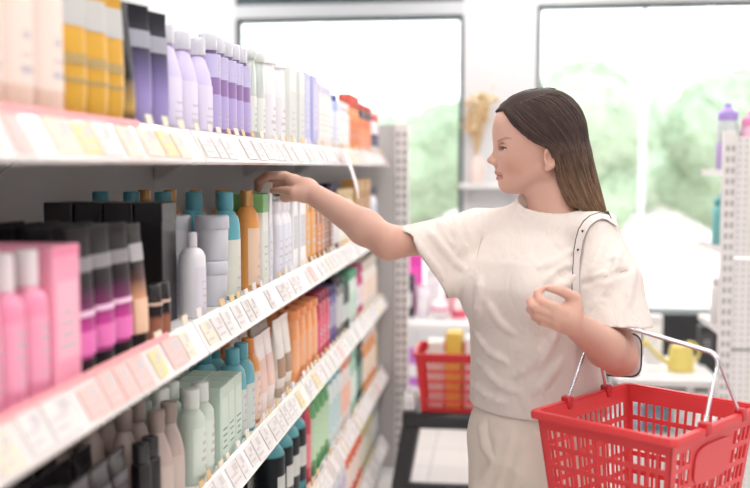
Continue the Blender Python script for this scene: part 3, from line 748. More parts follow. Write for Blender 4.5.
# ================================================================== the woman: bodies grown as implicit surfaces on a grid
class Vol:
    def __init__(s, lo, hi, h):
        s.lo = np.array(lo, np.float32); s.h = h
        s.n = np.ceil((np.array(hi)-np.array(lo))/h).astype(int)+1
        s.g = np.full(s.n, 0.5, np.float32)
        s.ax = [s.lo[i]+h*np.arange(s.n[i], dtype=np.float32) for i in range(3)]
    def sl(s, lo, hi):
        a = np.clip(np.floor((np.array(lo)-s.lo)/s.h).astype(int), 0, s.n-1); b = np.clip(np.ceil((np.array(hi)-s.lo)/s.h).astype(int)+1, 1, s.n)
        b = np.maximum(b, a+1)
        return tuple(slice(a[i], b[i]) for i in range(3))
    def co(s, S):
        return s.ax[0][S[0]][:, None, None], s.ax[1][S[1]][None, :, None], s.ax[2][S[2]][None, None, :]
    def comb(s, S, d, k, op):
        a = s.g[S]
        if op == 'sub': d = -d
        if k > 0:
            if op == 'add':
                hh = np.clip(.5+.5*(d-a)/k, 0, 1); r = d*(1-hh)+a*hh-k*hh*(1-hh)
            else:
                hh = np.clip(.5-.5*(d-a)/k, 0, 1); r = d*(1-hh)+a*hh+k*hh*(1-hh)
        else:
            r = np.minimum(a, d) if op == 'add' else np.maximum(a, d)
        s.g[S] = r
    def cone(s, a, b, ra, rb, k=.01, op='add', sq=None):
        """tapered capsule; sq squashes it along a direction (vector, factor)"""
        a = np.array(a, np.float32); b = np.array(b, np.float32); R = max(ra, rb)*1.6+k+.012
        S = s.sl(np.minimum(a, b)-R, np.maximum(a, b)+R); X, Y, Z = s.co(S)
        ba = b-a; l2 = float(ba@ba)+1e-12
        px, py, pz = X-a[0], Y-a[1], Z-a[2]
        t = np.clip((px*ba[0]+py*ba[1]+pz*ba[2])/l2, 0, 1)
        qx, qy, qz = px-ba[0]*t, py-ba[1]*t, pz-ba[2]*t
        if sq is not None:
            u = np.array(sq[0], float); u /= np.linalg.norm(u)
            c = (qx*u[0]+qy*u[1]+qz*u[2])*(1/sq[1]-1)
            qx, qy, qz = qx+c*u[0], qy+c*u[1], qz+c*u[2]
        d = np.sqrt(qx*qx+qy*qy+qz*qz)-(ra+(rb-ra)*t)
        if sq is not None: d = d*min(1, (1+sq[1])/2)
        s.comb(S, d, k, op)
    def ell(s, c, r, k=.01, op='add', M=None):
        """ellipsoid; M rows give its own axes"""
        c = np.array(c, np.float32); R = max(r)*1.25+k+.012
        S = s.sl(c-R, c+R); X, Y, Z = s.co(S); X, Y, Z = X-c[0], Y-c[1], Z-c[2]
        if M is not None:
            X, Y, Z = (M[0][0]*X+M[0][1]*Y+M[0][2]*Z, M[1][0]*X+M[1][1]*Y+M[1][2]*Z, M[2][0]*X+M[2][1]*Y+M[2][2]*Z)
        k0 = np.sqrt((X/r[0])**2+(Y/r[1])**2+(Z/r[2])**2); k1 = np.sqrt((X/r[0]**2)**2+(Y/r[1]**2)**2+(Z/r[2]**2)**2)
        s.comb(S, k0*(k0-1)/np.maximum(k1, 1e-6), k, op)
    def sample(s, p):
        i = (np.asarray(p)-s.lo)/s.h; j = np.clip(np.round(i).astype(int), 0, s.n-1)
        return s.g[tuple(j.T)] if j.ndim > 1 else s.g[tuple(j)]
    def tri(s, p):
        p = np.atleast_2d(p); i = np.clip((p-s.lo)/s.h, 0, s.n-1.001); j = i.astype(int); f = (i-j).astype(np.float32)
        r = 0
        for dx in (0, 1):
            for dy in (0, 1):
                for dz in (0, 1):
                    w = (f[:, 0] if dx else 1-f[:, 0])*(f[:, 1] if dy else 1-f[:, 1])*(f[:, 2] if dz else 1-f[:, 2])
                    r = r+w*s.g[j[:, 0]+dx, j[:, 1]+dy, j[:, 2]+dz]
        return r
    def hit(s, px, py, y0, y1):
        """where the line of sight through a spot of the photo meets the surface"""
        ys = np.arange(y0, y1, .002); d = ray(px, py)
        pts = np.array([[d.x/d.y*y, y, CAM_Z+d.z/d.y*y] for y in ys]); v = s.tri(pts)
        w = np.nonzero(v < 0)[0]
        return Vector(pts[w[0]]) if len(w) else None
    def mesh(s, name, m, smooth=0):
        g = s.g; b = g < 0
        c = np.zeros(np.array(g.shape)-1, np.uint8)
        for i in (0, 1):
            for j in (0, 1):
                for k in (0, 1):
                    c += b[i:g.shape[0]-1+i, j:g.shape[1]-1+j, k:g.shape[2]-1+k]
        act = np.argwhere((c > 0) & (c < 8)); del c
        idm = np.full(np.array(g.shape)-1, -1, np.int32); idm[tuple(act.T)] = np.arange(len(act))
        cor = {(i, j, k): g[act[:, 0]+i, act[:, 1]+j, act[:, 2]+k] for i in (0, 1) for j in (0, 1) for k in (0, 1)}
        acc = np.zeros((len(act), 3)); cnt = np.zeros(len(act))
        for axis in range(3):
            for u in (0, 1):
                for v in (0, 1):
                    q = [0, 0, 0]; o = [x for x in range(3) if x != axis]; q[o[0]] = u; q[o[1]] = v
                    p0 = tuple(q); q[axis] = 1; p1 = tuple(q)
                    a0, a1 = cor[p0], cor[p1]; w = (a0 < 0) != (a1 < 0)
                    t = np.where(w, a0/np.where(w, a0-a1, 1), 0)
                    pos = np.tile(np.array(p0, float), (len(act), 1)); pos[:, axis] = t
                    acc[w] += pos[w]; cnt[w] += 1
        V = s.lo+s.h*(act+acc/cnt[:, None])
        Q = []
        for axis in range(3):
            sh = [slice(None)]*3; sh2 = [slice(None)]*3; sh[axis] = slice(0, -1); sh2[axis] = slice(1, None)
            A, B = b[tuple(sh)], b[tuple(sh2)]
            e = np.argwhere(A != B); o = [x for x in range(3) if x != axis]
            ok = (e[:, o[0]] > 0) & (e[:, o[1]] > 0) & (e[:, o[0]] < g.shape[o[0]]-1) & (e[:, o[1]] < g.shape[o[1]]-1); e = e[ok]
            ids = []
            for du, dv in ((1, 1), (0, 1), (0, 0), (1, 0)):
                f = e.copy(); f[:, o[0]] -= du; f[:, o[1]] -= dv; ids.append(idm[tuple(f.T)])
            q = np.stack(ids, 1); inside = A[tuple(e.T)]
            flip = inside if axis != 1 else ~inside
            q[~flip] = q[~flip][:, ::-1]
            Q.append(q)
        Q = np.concatenate(Q); Q = Q[(Q >= 0).all(1)]
        for it in range(smooth):                       # gentle Laplacian pass
            su = np.zeros_like(V); n = np.zeros(len(V))
            for a_, b_ in ((0, 1), (1, 2), (2, 3), (3, 0)):
                np.add.at(su, Q[:, a_], V[Q[:, b_]]); np.add.at(su, Q[:, b_], V[Q[:, a_]]); np.add.at(n, Q[:, a_], 1); np.add.at(n, Q[:, b_], 1)
            V = V+.5*(su/np.maximum(n, 1)[:, None]-V)
        me = bpy.data.meshes.new(name)
        me.vertices.add(len(V)); me.vertices.foreach_set('co', V.astype(np.float32).ravel())
        me.loops.add(Q.size); me.loops.foreach_set('vertex_index', Q.astype(np.int32).ravel())
        me.polygons.add(len(Q)); me.polygons.foreach_set('loop_start', np.arange(0, Q.size, 4, dtype=np.int32))
        me.polygons.foreach_set('use_smooth', np.ones(len(Q), bool))
        me.update(calc_edges=True); me.validate()
        me.materials.append(m)
        return me, V

YH = 2.30                                  # depth of the head's middle plane
def H(px, py, dy=0.0):
    p = P(px, py, YH); return np.array([p.x, YH+dy, p.z])
def A3(v): return np.array(v, float)
LV = A3((.819, -.574, 0)); NV = A3((-.574, -.819, 0))    # her left, her front
CT = A3((.09, 2.30, 0))
SHL = A3(P(597, 236, 2.21)); SHR = A3(P(478, 233, 2.385))
ELL = A3(P(619, 357.5, 2.12)); WRL = A3(P(568, 319, 1.95))
ELR = A3(P(389, 243, 2.235)); WRR = A3(P(307, 190, 2.36))

body = Vol((-.66, 1.84, .92), (.40, 2.48, 1.71), .0027)
# ---- head, on a finer grid; it meets the trunk inside the collar
hd = Vol((H(483, 150)[0], 2.19, 1.380), (H(603, 150)[0], 2.41, 1.712), .0016)
hx = lambda px: (px-545)*.0023
hd.ell(H(537.5, 136), (.095, .074, .097), 0)                       # cranium
hd.ell(H(517, 150), (.045, .050, .078), .03)                       # face front
hd.ell(H(509.5, 126), (.034, .050, .046), .02)                    # forehead
hd.ell(H(515, 172), (.037, .030, .034), .018)                      # mouth barrel
for s_ in (-1, 1):
    hd.cone(H(541, 171, s_*.050), H(512, 184.5, s_*.014), .015, .012, .022)   # jaw
    hd.ell(H(518.5, 162, s_*.031), (.026, .022, .024), .018)       # cheek
    hd.cone(H(501.0, 141.3, s_*.008), H(511, 140.5, s_*.040), .0075, .0075, .010)   # brow ridge
hd.ell(H(505.5, 184.8), (.0145, .018, .0130), .011)                # chin
hd.cone(H(514, 179.5), H(537, 182), .026, .030, .022)              # floor of the mouth
# neck
hd.cone(H(549, 168), H(551, 196), .049, .0485, .022)
hd.cone(H(551, 196), H(554, 224), .0495, .064, .02)
# eye sockets, lids parted over the eyeballs
def eye_arc(s_, z, r, a0=-30, a1=72, n=9):
    c = H(508.0, 148.7, s_*.0315)
    return [c+A3((-r*math.cos(math.radians(a0+(a1-a0)*i/(n-1))), s_*r*math.sin(math.radians(a0+(a1-a0)*i/(n-1))), z(i/(n-1)))) for i in range(n)]
for s_ in (-1, 1):
    hd.ell(H(503.0, 147.8, s_*.037), (.0100, .0150, .0100), .010, 'sub')
    hd.ell(H(508.0, 148.2, s_*.0315), (.0146, .0148, .0140), .005)
    arc = eye_arc(s_, lambda t: .0012-.0022*t, .0150)
    for i in range(len(arc)-1):
        w = [.0020, .0032, .0040, .0044, .0044, .0042, .0038, .0030, .0022]
        hd.cone(arc[i], arc[i+1], w[i], w[i+1], .0006, 'sub')
    hd.ell(H(508.0, 148.7, s_*.0315), (.0126, .0126, .0126), .0006)
    brow_ = eye_arc(s_, lambda t: .0068-.0020*t*t, .0150)
    for i in range(len(brow_)-1): hd.cone(brow_[i], brow_[i+1], .0014, .0014, .003)      # lid crease
# nose
hd.cone(H(501.0, 144.0), H(491.2, 159.8), .0066, .0066, .006)
hd.ell(H(490.8, 160.3), (.0086, .0082, .0078), .005)
hd.cone(H(502, 151), H(497.5, 162), .009, .0115, .008)
for s_ in (-1, 1):
    hd.ell(H(495.8, 162.4, s_*.0105), (.0092, .0062, .0066), .004)
    hd.ell(H(493.6, 166.0, s_*.0055), (.004, .0026, .0026), .002, 'sub')
hd.cone(H(496.8, 165), H(497.0, 171.2), .0040, .0040, .005)
# lips
for s_ in (-1, 1):
    hd.cone(H(497.0, 172.4, s_*.003), H(504.6, 175.9, s_*.0215), .0056, .0026, .003)
    hd.cone(H(498.8, 178.1, s_*.002), H(504.6, 176.8, s_*.0205), .0060, .0026, .003)
    hd.cone(H(494.8, 175.2, s_*.002), H(504.0, 176.4, s_*.0215), .0013, .0010, .0015, 'sub')
# ears
for s_ in (-1, 1):
    MM = [[math.cos(.2), 0, math.sin(.2)], [0, 1, 0], [-math.sin(.2), 0, math.cos(.2)]]
    hd.ell(H(548, 158.8, s_*.0765), (.0128, .0075, .0245), .005, M=MM)
    hd.ell(H(547.3, 158.2, s_*.084), (.0085, .0105, .0150), .003, 'sub', M=MM)
    hd.ell(H(545.5, 168, s_*.075), (.007, .006, .008), .005)
    hd.cone(H(543.8, 160.5, s_*.078), H(544.5, 163.5, s_*.079), .003, .0035, .003)
body.cone(H(551, 196), H(554, 224), .0495, .064, .02)
# ---- trunk and arms
hd.cone(CT+A3((.015, .02, 1.355)), SHL, .045, .040, .03); hd.cone(CT+A3((.015, .02, 1.355)), SHR, .045, .040, .03)
body.cone(CT+A3((0, .02, 1.0)), CT+A3((0, .02, 1.24)), .10, .11, .03)
body.cone(CT+A3((0, .01, 1.24)), CT+A3((.015, .02, 1.36)), .10, .07, .03)
for sh in (SHL, SHR):
    body.cone(CT+A3((.015, .02, 1.355)), sh, .045, .040, .03)
def arm(sh, el, wr, hand, k=.02):
    body.cone(sh, el, .042, .0345, k)
    mid = el+(wr-el)*.28
    body.cone(el, mid, .0365, .0385, k); body.cone(mid, wr, .0385, .0245, k)
arm(SHL, ELL, WRL, None); arm(SHR, ELR, WRR, None)
def chain(pts, rad, k=.0025, kroot=.008):
    for i in range(len(pts)-1):
        body.cone(pts[i], pts[i+1], rad[i], rad[i+1], kroot if i == 0 else k)
def PP(l): return [A3(P(*q)) for q in l]
# right hand, reaching: palm, four fingers bent over the carton's top, thumb against its front
HR = dict(
    index=PP([(293, 180, 2.372), (287, 176.5, 2.378), (269.5, 176, 2.388), (260.5, 182.5, 2.402), (259.5, 190, 2.416)]),
    middle=PP([(293, 181, 2.39), (285.5, 175.5, 2.397), (266.5, 174.5, 2.416), (257.5, 181, 2.430), (257, 189.5, 2.440)]),
    ring=PP([(294, 184, 2.405), (286, 179, 2.415), (268, 179, 2.442), (260, 186, 2.452), (260, 193.5, 2.456)]),
    pinky=PP([(295, 188, 2.415), (288, 185, 2.428), (274, 187, 2.458), (267, 193, 2.466), (266, 199, 2.468)]))
for nm, rr in (('index', (.0115, .0105, .0088, .008, .0068)), ('middle', (.0115, .0108, .009, .0082, .007)), ('ring', (.0115, .0102, .0086, .0078, .0066)), ('pinky', (.011, .0095, .0076, .0068, .0058))):
    q = HR[nm]; body.cone(WRR, q[0], .021, .0135, .014); chain(q, rr)
TH = PP([(303, 194, 2.345), (293.5, 192.5, 2.336), (282, 190.5, 2.372), (272.5, 190.8, 2.400)])
body.cone(WRR, TH[0], .02, .0165, .014); chain(TH, (.0165, .0125, .0098, .0078), .003, .012)
body.cone(A3(P(298, 194, 2.372)), A3(P(285, 197, 2.405)), .0175, .0135, .012)      # heel of the palm
body.cone(A3(P(295, 186, 2.385)), A3(P(301, 190, 2.37)), .019, .021, .012)
# left hand, palm up, fingers curled
HLd = dict(
    index=PP([(561, 312, 1.932), (554, 308, 1.915), (540.5, 302, 1.908), (537.5, 293.5, 1.922), (543.5, 288.5, 1.935)]),
    middle=PP([(560, 316, 1.935), (553, 313.5, 1.917), (534.5, 307.5, 1.905), (530.5, 301, 1.922), (537, 298, 1.940)]),
    ring=PP([(560, 320, 1.942), (554, 319.5, 1.925), (535.5, 314.5, 1.911), (530, 309, 1.928), (535, 305, 1.946)]),
    pinky=PP([(561, 324, 1.950), (556, 324.5, 1.937), (541, 321.5, 1.923), (534.5, 317, 1.933), (537, 312, 1.948)]))
for nm, rr in (('index', (.0125, .0115, .0092, .008, .0064)), ('middle', (.0125, .0115, .0095, .0083, .0068)), ('ring', (.0125, .0112, .009, .008, .0066)), ('pinky', (.012, .0105, .008, .0072, .006))):
    q = HLd[nm]; body.cone(WRL, q[0], .021, .0135, .014); chain(q, rr)
THL = PP([(573, 309, 1.952), (574.5, 298.5, 1.950), (563, 291.5, 1.938), (549, 288.3, 1.928)])
body.cone(WRL, THL[0], .022, .0165, .014); chain(THL, (.0165, .0128, .0100, .0066), .003, .012)
body.cone(A3(P(562, 315, 1.940)), A3(P(556, 318, 1.928)), .016, .014, .012)

SKIN = bpy.data.materials.new('skin'); SKIN.use_nodes = True
nt = SKIN.node_tree; b_ = nt.nodes['Principled BSDF']; b_.inputs['Roughness'].default_value = .5
b_.inputs['Specular IOR Level'].default_value = .35
b_.inputs['Subsurface Weight'].default_value = .15; b_.inputs['Subsurface Radius'].default_value = (.012, .005, .003); b_.inputs['Subsurface Scale'].default_value = .5
at_ = nt.nodes.new('ShaderNodeVertexColor'); at_.layer_name = 'pigment'
nt.links.new(at_.outputs['Color'], b_.inputs['Base Color'])
Xh, Yh, Zh = body.co((slice(None),)*3); body.g = np.where(Xh > .005, np.maximum(body.g, Zh-1.402), body.g).astype(np.float32)
Xh, Yh, Zh = hd.co((slice(None),)*3); hd.g = np.maximum(hd.g, 1.388-Zh).astype(np.float32)
me, V1 = body.mesh('person', SKIN, 1); meh, V2 = hd.mesh('head', SKIN, 2)
bm = bmesh.new(); bm.from_mesh(me); bm.from_mesh(meh); bm.to_mesh(me); bm.free(); bpy.data.meshes.remove(meh)
V = np.concatenate([V1, V2])
# pigment: lips, brows, lashes, irises and ruddier knuckles belong to the skin itself
def seg(V, a, b, ax=(0, 2)):
    a = np.array(a)[list(ax)]; b = np.array(b)[list(ax)]; p = V[:, ax]; d = b-a
    t = np.clip(((p-a)@d)/(d@d), 0, 1); return np.linalg.norm(p-a-t[:, None]*d, axis=1)
base = np.array([lin(c) for c in (210, 168, 151)]); col = np.tile(base, (len(V), 1))
def paint(w, c):
    global col
    w = np.clip(w, 0, 1)[:, None]; col = col*(1-w)+np.array([lin(x) for x in c])*w
face = (V[:, 0] < H(530, 150)[0]) & (V[:, 2] > H(500, 195)[2])
d = np.linalg.norm(V-H(514, 165, -.04), axis=1); paint(np.where(face, np.exp(-(d/.025)**2)*.35, 0), (208, 142, 124))
d = np.linalg.norm(V-H(514, 165, .04), axis=1); paint(np.where(face, np.exp(-(d/.025)**2)*.35, 0), (208, 142, 124))
d = np.linalg.norm(V-H(489.5, 161), axis=1); paint(np.exp(-(d/.009)**2)*.4, (204, 134, 118))
dl = np.minimum(seg(V, H(495.5, 172.4), H(504, 175.8)), seg(V, H(496.5, 178.2), H(504, 176.6)))
lipm = face & (V[:, 0] < H(505.5, 175)[0]) & (np.abs(V[:, 1]-YH) < .026)
paint(np.where(lipm, np.clip((.0052-dl)/.0022, 0, 1)*.6, 0), (180, 104, 102))
paint(np.where(lipm, np.clip((.0019-seg(V, H(494, 174.9), H(503.5, 176.3)))/.001, 0, 1)*.75, 0), (120, 60, 60))
def seg3(V, pts):
    d = np.full(len(V), 9.)
    for a, b in zip(pts[:-1], pts[1:]):
        e = b-a; t = np.clip(((V-a)@e)/(e@e), 0, 1); d = np.minimum(d, np.linalg.norm(V-a-t[:, None]*e, axis=1))
    return d
for s_ in (-1, 1):
    c = H(508.0, 148.7, s_*.0315); rr_ = np.linalg.norm(V-c, axis=1)
    slot = seg3(V, eye_arc(s_, lambda t: .0012-.0022*t, .0126))
    ball = (rr_ < .0133)
    paint(np.where(ball, np.clip((.0046-slot)/.0008, 0, 1), 0), (214, 206, 202))
    g_ = A3((-math.cos(.28), s_*math.sin(.28), -.10)); g_ /= np.linalg.norm(g_); ir = c+g_*.0126
    di = np.linalg.norm(V-ir, axis=1)
    paint(np.where(ball, np.clip((.0062-di)/.0012, 0, 1), 0), (92, 92, 88)); paint(np.where(ball, np.clip((.0028-di)/.001, 0, 1), 0), (24, 22, 22))
    lash = seg3(V, eye_arc(s_, lambda t: .0050-.0056*t*t, .0140, -26, 82)); paint(np.clip((.0030-lash)/.0011, 0, 1)*.95, (40, 31, 30))
    low = seg3(V, eye_arc(s_, lambda t: -.0036+.0016*t, .0144, -10, 70)); paint(np.clip((.0012-low)/.0008, 0, 1)*.45, (120, 84, 74))
    br_ = [H(498.4, 141.8, s_*.014), H(502, 140.0, s_*.026), H(506.5, 138.6, s_*.036), H(512, 139.6, s_*.045)]
    d_ = seg(V, br_[0], br_[1]); d_ = np.minimum(d_, seg(V, br_[1], br_[2])); d_ = np.minimum(d_, seg(V, br_[2], br_[3]))
    wd = np.interp(V[:, 0], [br_[0][0], br_[2][0], br_[3][0]], [.0036, .0030, .0012])
    paint(np.where(face & (s_*(V[:, 1]-YH) > .006), np.clip((wd-d_)/.0018, 0, 1)*.5, 0), (112, 84, 72))
for hand in (HR, HLd):
    for nm, q in hand.items():
        for p in q[2:4]:
            d = np.linalg.norm(V-p, axis=1); paint(np.exp(-(d/.011)**2)*.35, (204, 134, 116))
        d = np.linalg.norm(V-q[4], axis=1); paint(np.exp(-(d/.010)**2)*.4, (208, 140, 126))
for el in (ELL, ELR):
    d = np.linalg.norm(V-el, axis=1); paint(np.exp(-(d/.05)**2)*.35, (204, 142, 122))
ca = me.color_attributes.new('pigment', 'FLOAT_COLOR', 'POINT')
ca.data.foreach_set('color', np.concatenate([col, np.ones((len(V), 1))], 1).astype(np.float32).ravel())
woman = link('person', me)
tag(woman, 'woman in cream t-shirt reaching to the shelf, red basket on her bent arm', 'person')

# ------------------------------------------------------------------ t-shirt
M_SHIRT = mat('cream cotton jersey', (227, 217, 210), .85, bump=.12, bscale=420)
_nt = M_SHIRT.node_tree; _n2 = _nt.nodes.new('ShaderNodeTexNoise'); _n2.inputs['Scale'].default_value = 11; _n2.inputs['Detail'].default_value = 2; _n2.inputs['Distortion'].default_value = 1.2
_mp = _nt.nodes.new('ShaderNodeMapping'); _mp.inputs['Rotation'].default_value = (0, .6, 0); _mp.inputs['Scale'].default_value = (1.6, 1, .8)
_tc = _nt.nodes.new('ShaderNodeTexCoord'); _b2 = _nt.nodes.new('ShaderNodeBump'); _b2.inputs['Strength'].default_value = .55; _b2.inputs['Distance'].default_value = .012
_nt.links.new(_tc.outputs['Object'], _mp.inputs[0]); _nt.links.new(_mp.outputs[0], _n2.inputs['Vector']); _nt.links.new(_n2.outputs['Fac'], _b2.inputs['Height'])
_old = [n for n in _nt.nodes if n.type == 'BUMP' and n is not _b2][0]; _nt.links.new(_b2.outputs[0], _old.inputs['Normal'])
SLO, SHI, SHH = (-.36, 1.98, .90), (.44, 2.56, 1.47), .0034
sh = Vol(SLO, SHI, SHH)
X, Y, Z = sh.co((slice(None),)*3)
zz = sh.ax[2]
def prof(keys, vals): return np.interp(zz, keys, vals).astype(np.float32)[None, None, :]
zk = [.93, 1.00, 1.08, 1.16, 1.24, 1.30, 1.345, 1.385, 1.41, 1.46]
ra_ = prof(zk, [.176, .170, .162, .162, .168, .166, .142, .098, .074, .055])
rb_ = prof(zk, [.130, .128, .122, .122, .126, .118, .096, .072, .060, .05])
of_ = prof(zk, [-.012, -.006, .004, .012, .016, .010, -.004, -.016, -.020, -.024])
a_ = (X-CT[0])*LV[0]+(Y-CT[1]-.012)*LV[1]; b2 = (X-CT[0])*NV[0]+(Y-CT[1]-.012)*NV[1]-of_
kk = np.sqrt((a_/ra_)**2+(b2/rb_)**2)
sh.g = ((kk-1)*np.minimum(ra_, rb_)*(.55+.45*np.clip(1/np.maximum(kk, .3), 0, 1))).astype(np.float32)
del X, Y, Z
for s_ in (-1, 1):                                    # chest
    sh.ell(CT+LV*s_*.075+NV*.085+A3((0, .012, 1.225)), (.062, .062, .062), .05)
sh.cone(CT+A3((.02, .02, 1.380)), SHL+A3((-.005, 0, .002)), .046, .046, .03)
sh.cone(CT+A3((.02, .02, 1.380)), SHR+A3((0, 0, .008)), .046, .048, .03)
# high round collar standing against the neck
NKa, NKb = H(549, 224), H(549.5, 196)
sh.cone(NKa, NKb, .070, .0585, .022)
def cut(vol, p, n, centre, rad):
    """cut away what lies beyond the plane (p, n) within a ball"""
    c = A3(centre); S = vol.sl(c-rad, c+rad); X, Y, Z = vol.co(S)
    d = (X-p[0])*n[0]+(Y-p[1])*n[1]+(Z-p[2])*n[2]
    ball = np.sqrt((X-c[0])**2+(Y-c[1])**2+(Z-c[2])**2)-rad
    vol.comb(S, np.maximum(-d, ball), 0, 'sub')
def hollow(vol, solid, p, n, depth, centre, rad, th):
    c = A3(centre); S = vol.sl(c-rad, c+rad); X, Y, Z = vol.co(S)
    d = (X-p[0])*n[0]+(Y-p[1])*n[1]+(Z-p[2])*n[2]
    ball = np.sqrt((X-c[0])**2+(Y-c[1])**2+(Z-c[2])**2)-rad
    vol.comb(S, np.maximum(np.maximum(solid[S]+th, -(d+depth)), ball), 0, 'sub')
nn = A3((-.16, -.20, 1.0)); nn /= np.linalg.norm(nn); nn = A3((.16, .20, 1.0)); nn /= np.linalg.norm(nn)
nn = A3((-NV[0]*.12, -NV[1]*.12, 1.0)); nn /= np.linalg.norm(nn)
pN = A3(P(540, 212, 2.235)); cut(sh, pN, nn, pN-NV*.065+A3((0, 0, .095)), .112)
solid = sh.g.copy()
Xh, Yh, Zh = sh.co((slice(None),)*3)
hemz = .957-.03*((Xh-CT[0])*NV[0]+(Yh-CT[1])*NV[1])
sh.g = np.maximum(sh.g, hemz-Zh).astype(np.float32)
S = sh.sl((-.3, 1.98, .90), (.44, 2.56, .985)); sh.comb(S, solid[S]+.006, 0, 'sub')
# left sleeve hangs wide over the upper arm
SLe = A3(P(616, 331, 2.13))
sl_ = Vol(SLO, SHI, SHH)
sl_.cone(SHL, SHL*.5+SLe*.5+A3((.004, 0, 0)), .050, .068, .02); sl_.cone(SHL*.5+SLe*.5+A3((.004, 0, 0)), SLe+(SLe-SHL)*.15, .068, .079, .02)
so2 = sl_.g.copy()
nL = A3((-.05, -.05, -1.0)); nL /= np.linalg.norm(nL); pL = A3(P(615, 324.0, 2.13))
cut(sl_, pL, nL, pL+nL*.14, .16); hollow(sl_, so2, pL, nL, .06, pL, .13, .008)
sh.g = sh.g; S = (slice(None),)*3; sh.comb(S, sl_.g, .018, 'add')
# right sleeve, short, wide and drooping from the raised arm
sr_ = Vol(SLO, SHI, SHH)
dr = (ELR-SHR)/np.linalg.norm(ELR-SHR)
sr_.cone(SHR+A3((0, 0, .006)), A3(P(396, 246.5, 2.238)), .048, .0425, .02)
for q in range(6):
    t = q/5
    sr_.cone(A3(P(474, 234, 2.375))*(1-t)+A3(P(487, 268, 2.36))*t, A3(P(402, 250, 2.24))*(1-t)+A3(P(443, 285, 2.285))*t, .044, .034, .02)
so3 = sr_.g.copy()
c0, c1 = A3(P(408, 228, 2.235)), A3(P(450, 299, 2.285)); ax = c1-c0
nR = np.cross(ax, A3(ray(430, 262))+A3((.10, 0, 0))); nR = nR/np.linalg.norm(nR); nR = nR if nR@dr > 0 else -nR
cmid = (c0+c1)/2
cut(sr_, cmid, nR, cmid+nR*.13, .155); hollow(sr_, so3, cmid, nR, .06, cmid, .13, .007)
sh.comb(S, sr_.g, .018, 'add')
del sl_, sr_, so2, so3
# folds, laid on the cloth where they show
def fold(pts, r=.0065, k=.011, op='add', sink=.0015, ya=1.9, yb=2.5):
    q = []
    for i in range(len(pts)-1):
        for t in (0, .34, .67):
            px, py = pts[i][0]+(pts[i+1][0]-pts[i][0])*t, pts[i][1]+(pts[i+1][1]-pts[i][1])*t
            p = sh.hit(px, py, ya, yb)
            if p is not None and (not q or np.linalg.norm(A3(p)-q[-1]) < .06): q.append(A3(p)+A3(ray(px, py))*(sink if op == 'add' else -.0012))
    return q, r, k, op
FOLDS = [fold(f) for f in (
    [(448, 217), (454, 230), (460, 243), (466, 256)], [(438, 221), (447, 232), (456, 246), (462, 262)], [(464, 213), (469, 226), (473, 242), (474, 254)],
    [(428, 231), (440, 246), (454, 262), (466, 272)], [(478, 211), (481, 226), (481, 242)], [(416, 242), (430, 262), (446, 282)],
    [(604, 240), (597, 262), (588, 284)], [(620, 250), (612, 275), (604, 300)], [(633, 268), (630, 285), (628, 312)], [(590, 282), (606, 276), (622, 272)],
    [(571, 262), (556, 274), (542, 284)], [(576, 250), (556, 262), (534, 270)], [(578, 276), (566, 284), (556, 288)],
    [(486, 300), (500, 322), (520, 338)], [(474, 330), (490, 352), (514, 366)], [(478, 362), (500, 384), (530, 396)], [(545, 345), (530, 365), (510, 380)], [(560, 362), (546, 382), (530, 398)],
    [(480, 280), (478, 300), (476, 322)], [(556, 330), (548, 352), (534, 372)], [(472, 384), (492, 398), (512, 403)])]
for q, r, k, op in FOLDS:
    for i in range(len(q)-1): sh.cone(q[i], q[i+1], r*(.6 if i == 0 else 1), r*(.6 if i == len(q)-2 else 1), k, op)
GRO = [fold(f, .0042, .009, 'sub') for f in ([(582, 284), (600, 278), (618, 273), (634, 269)],
    [(443, 221), (450, 232), (457, 245)], [(456, 217), (462, 230), (467, 246)], [(566, 270), (550, 281)], [(610, 262), (602, 288)])]
for q, r, k, op in GRO:
    for i in range(len(q)-1): sh.cone(q[i], q[i+1], r, r, k, op)
sh.cone(H(548.5, 190), H(552, 218), .0545, .0600, .003, 'sub')
me_s, _ = sh.mesh('t_shirt', M_SHIRT, 2)
shirt = link('t_shirt', me_s, woman)
M_SEAM = mat('cream seam thread', (196, 182, 172), .9)
for pts in ([(487, 215), (485, 226), (482, 238), (478, 252), (475, 266), (474, 280)], [(579, 285), (588, 282), (600, 278), (612, 274.5), (624, 271), (635, 268)],
            [(413, 231), (421, 245), (430, 260), (440, 276), (449, 291)], [(470, 398), (485, 402), (500, 404.5), (515, 406.5), (530, 409), (545, 412)], [(590, 319), (604, 319.5), (618, 320), (632, 321), (643, 321)],
            [(522, 212), (530, 214.5), (540, 215.6), (550, 215.2), (559, 213.4)]):
    q = []
    for i in range(len(pts)-1):
        for t in (0, .5):
            p = sh.hit(pts[i][0]*(1-t)+pts[i+1][0]*t, pts[i][1]*(1-t)+pts[i+1][1]*t, 1.9, 2.5)
            if p is not None and (not q or (p-q[-1]).length < .05): q.append(p)
    if len(q) > 3:
        q = [q[0]]+[(q[i-1]+q[i]*2+q[i+1])/4 for i in range(1, len(q)-1)]+[q[-1]]
        mb = MB(); mb.tube(q, .0011, 6); mb.obj('seam', M_SEAM, shirt)

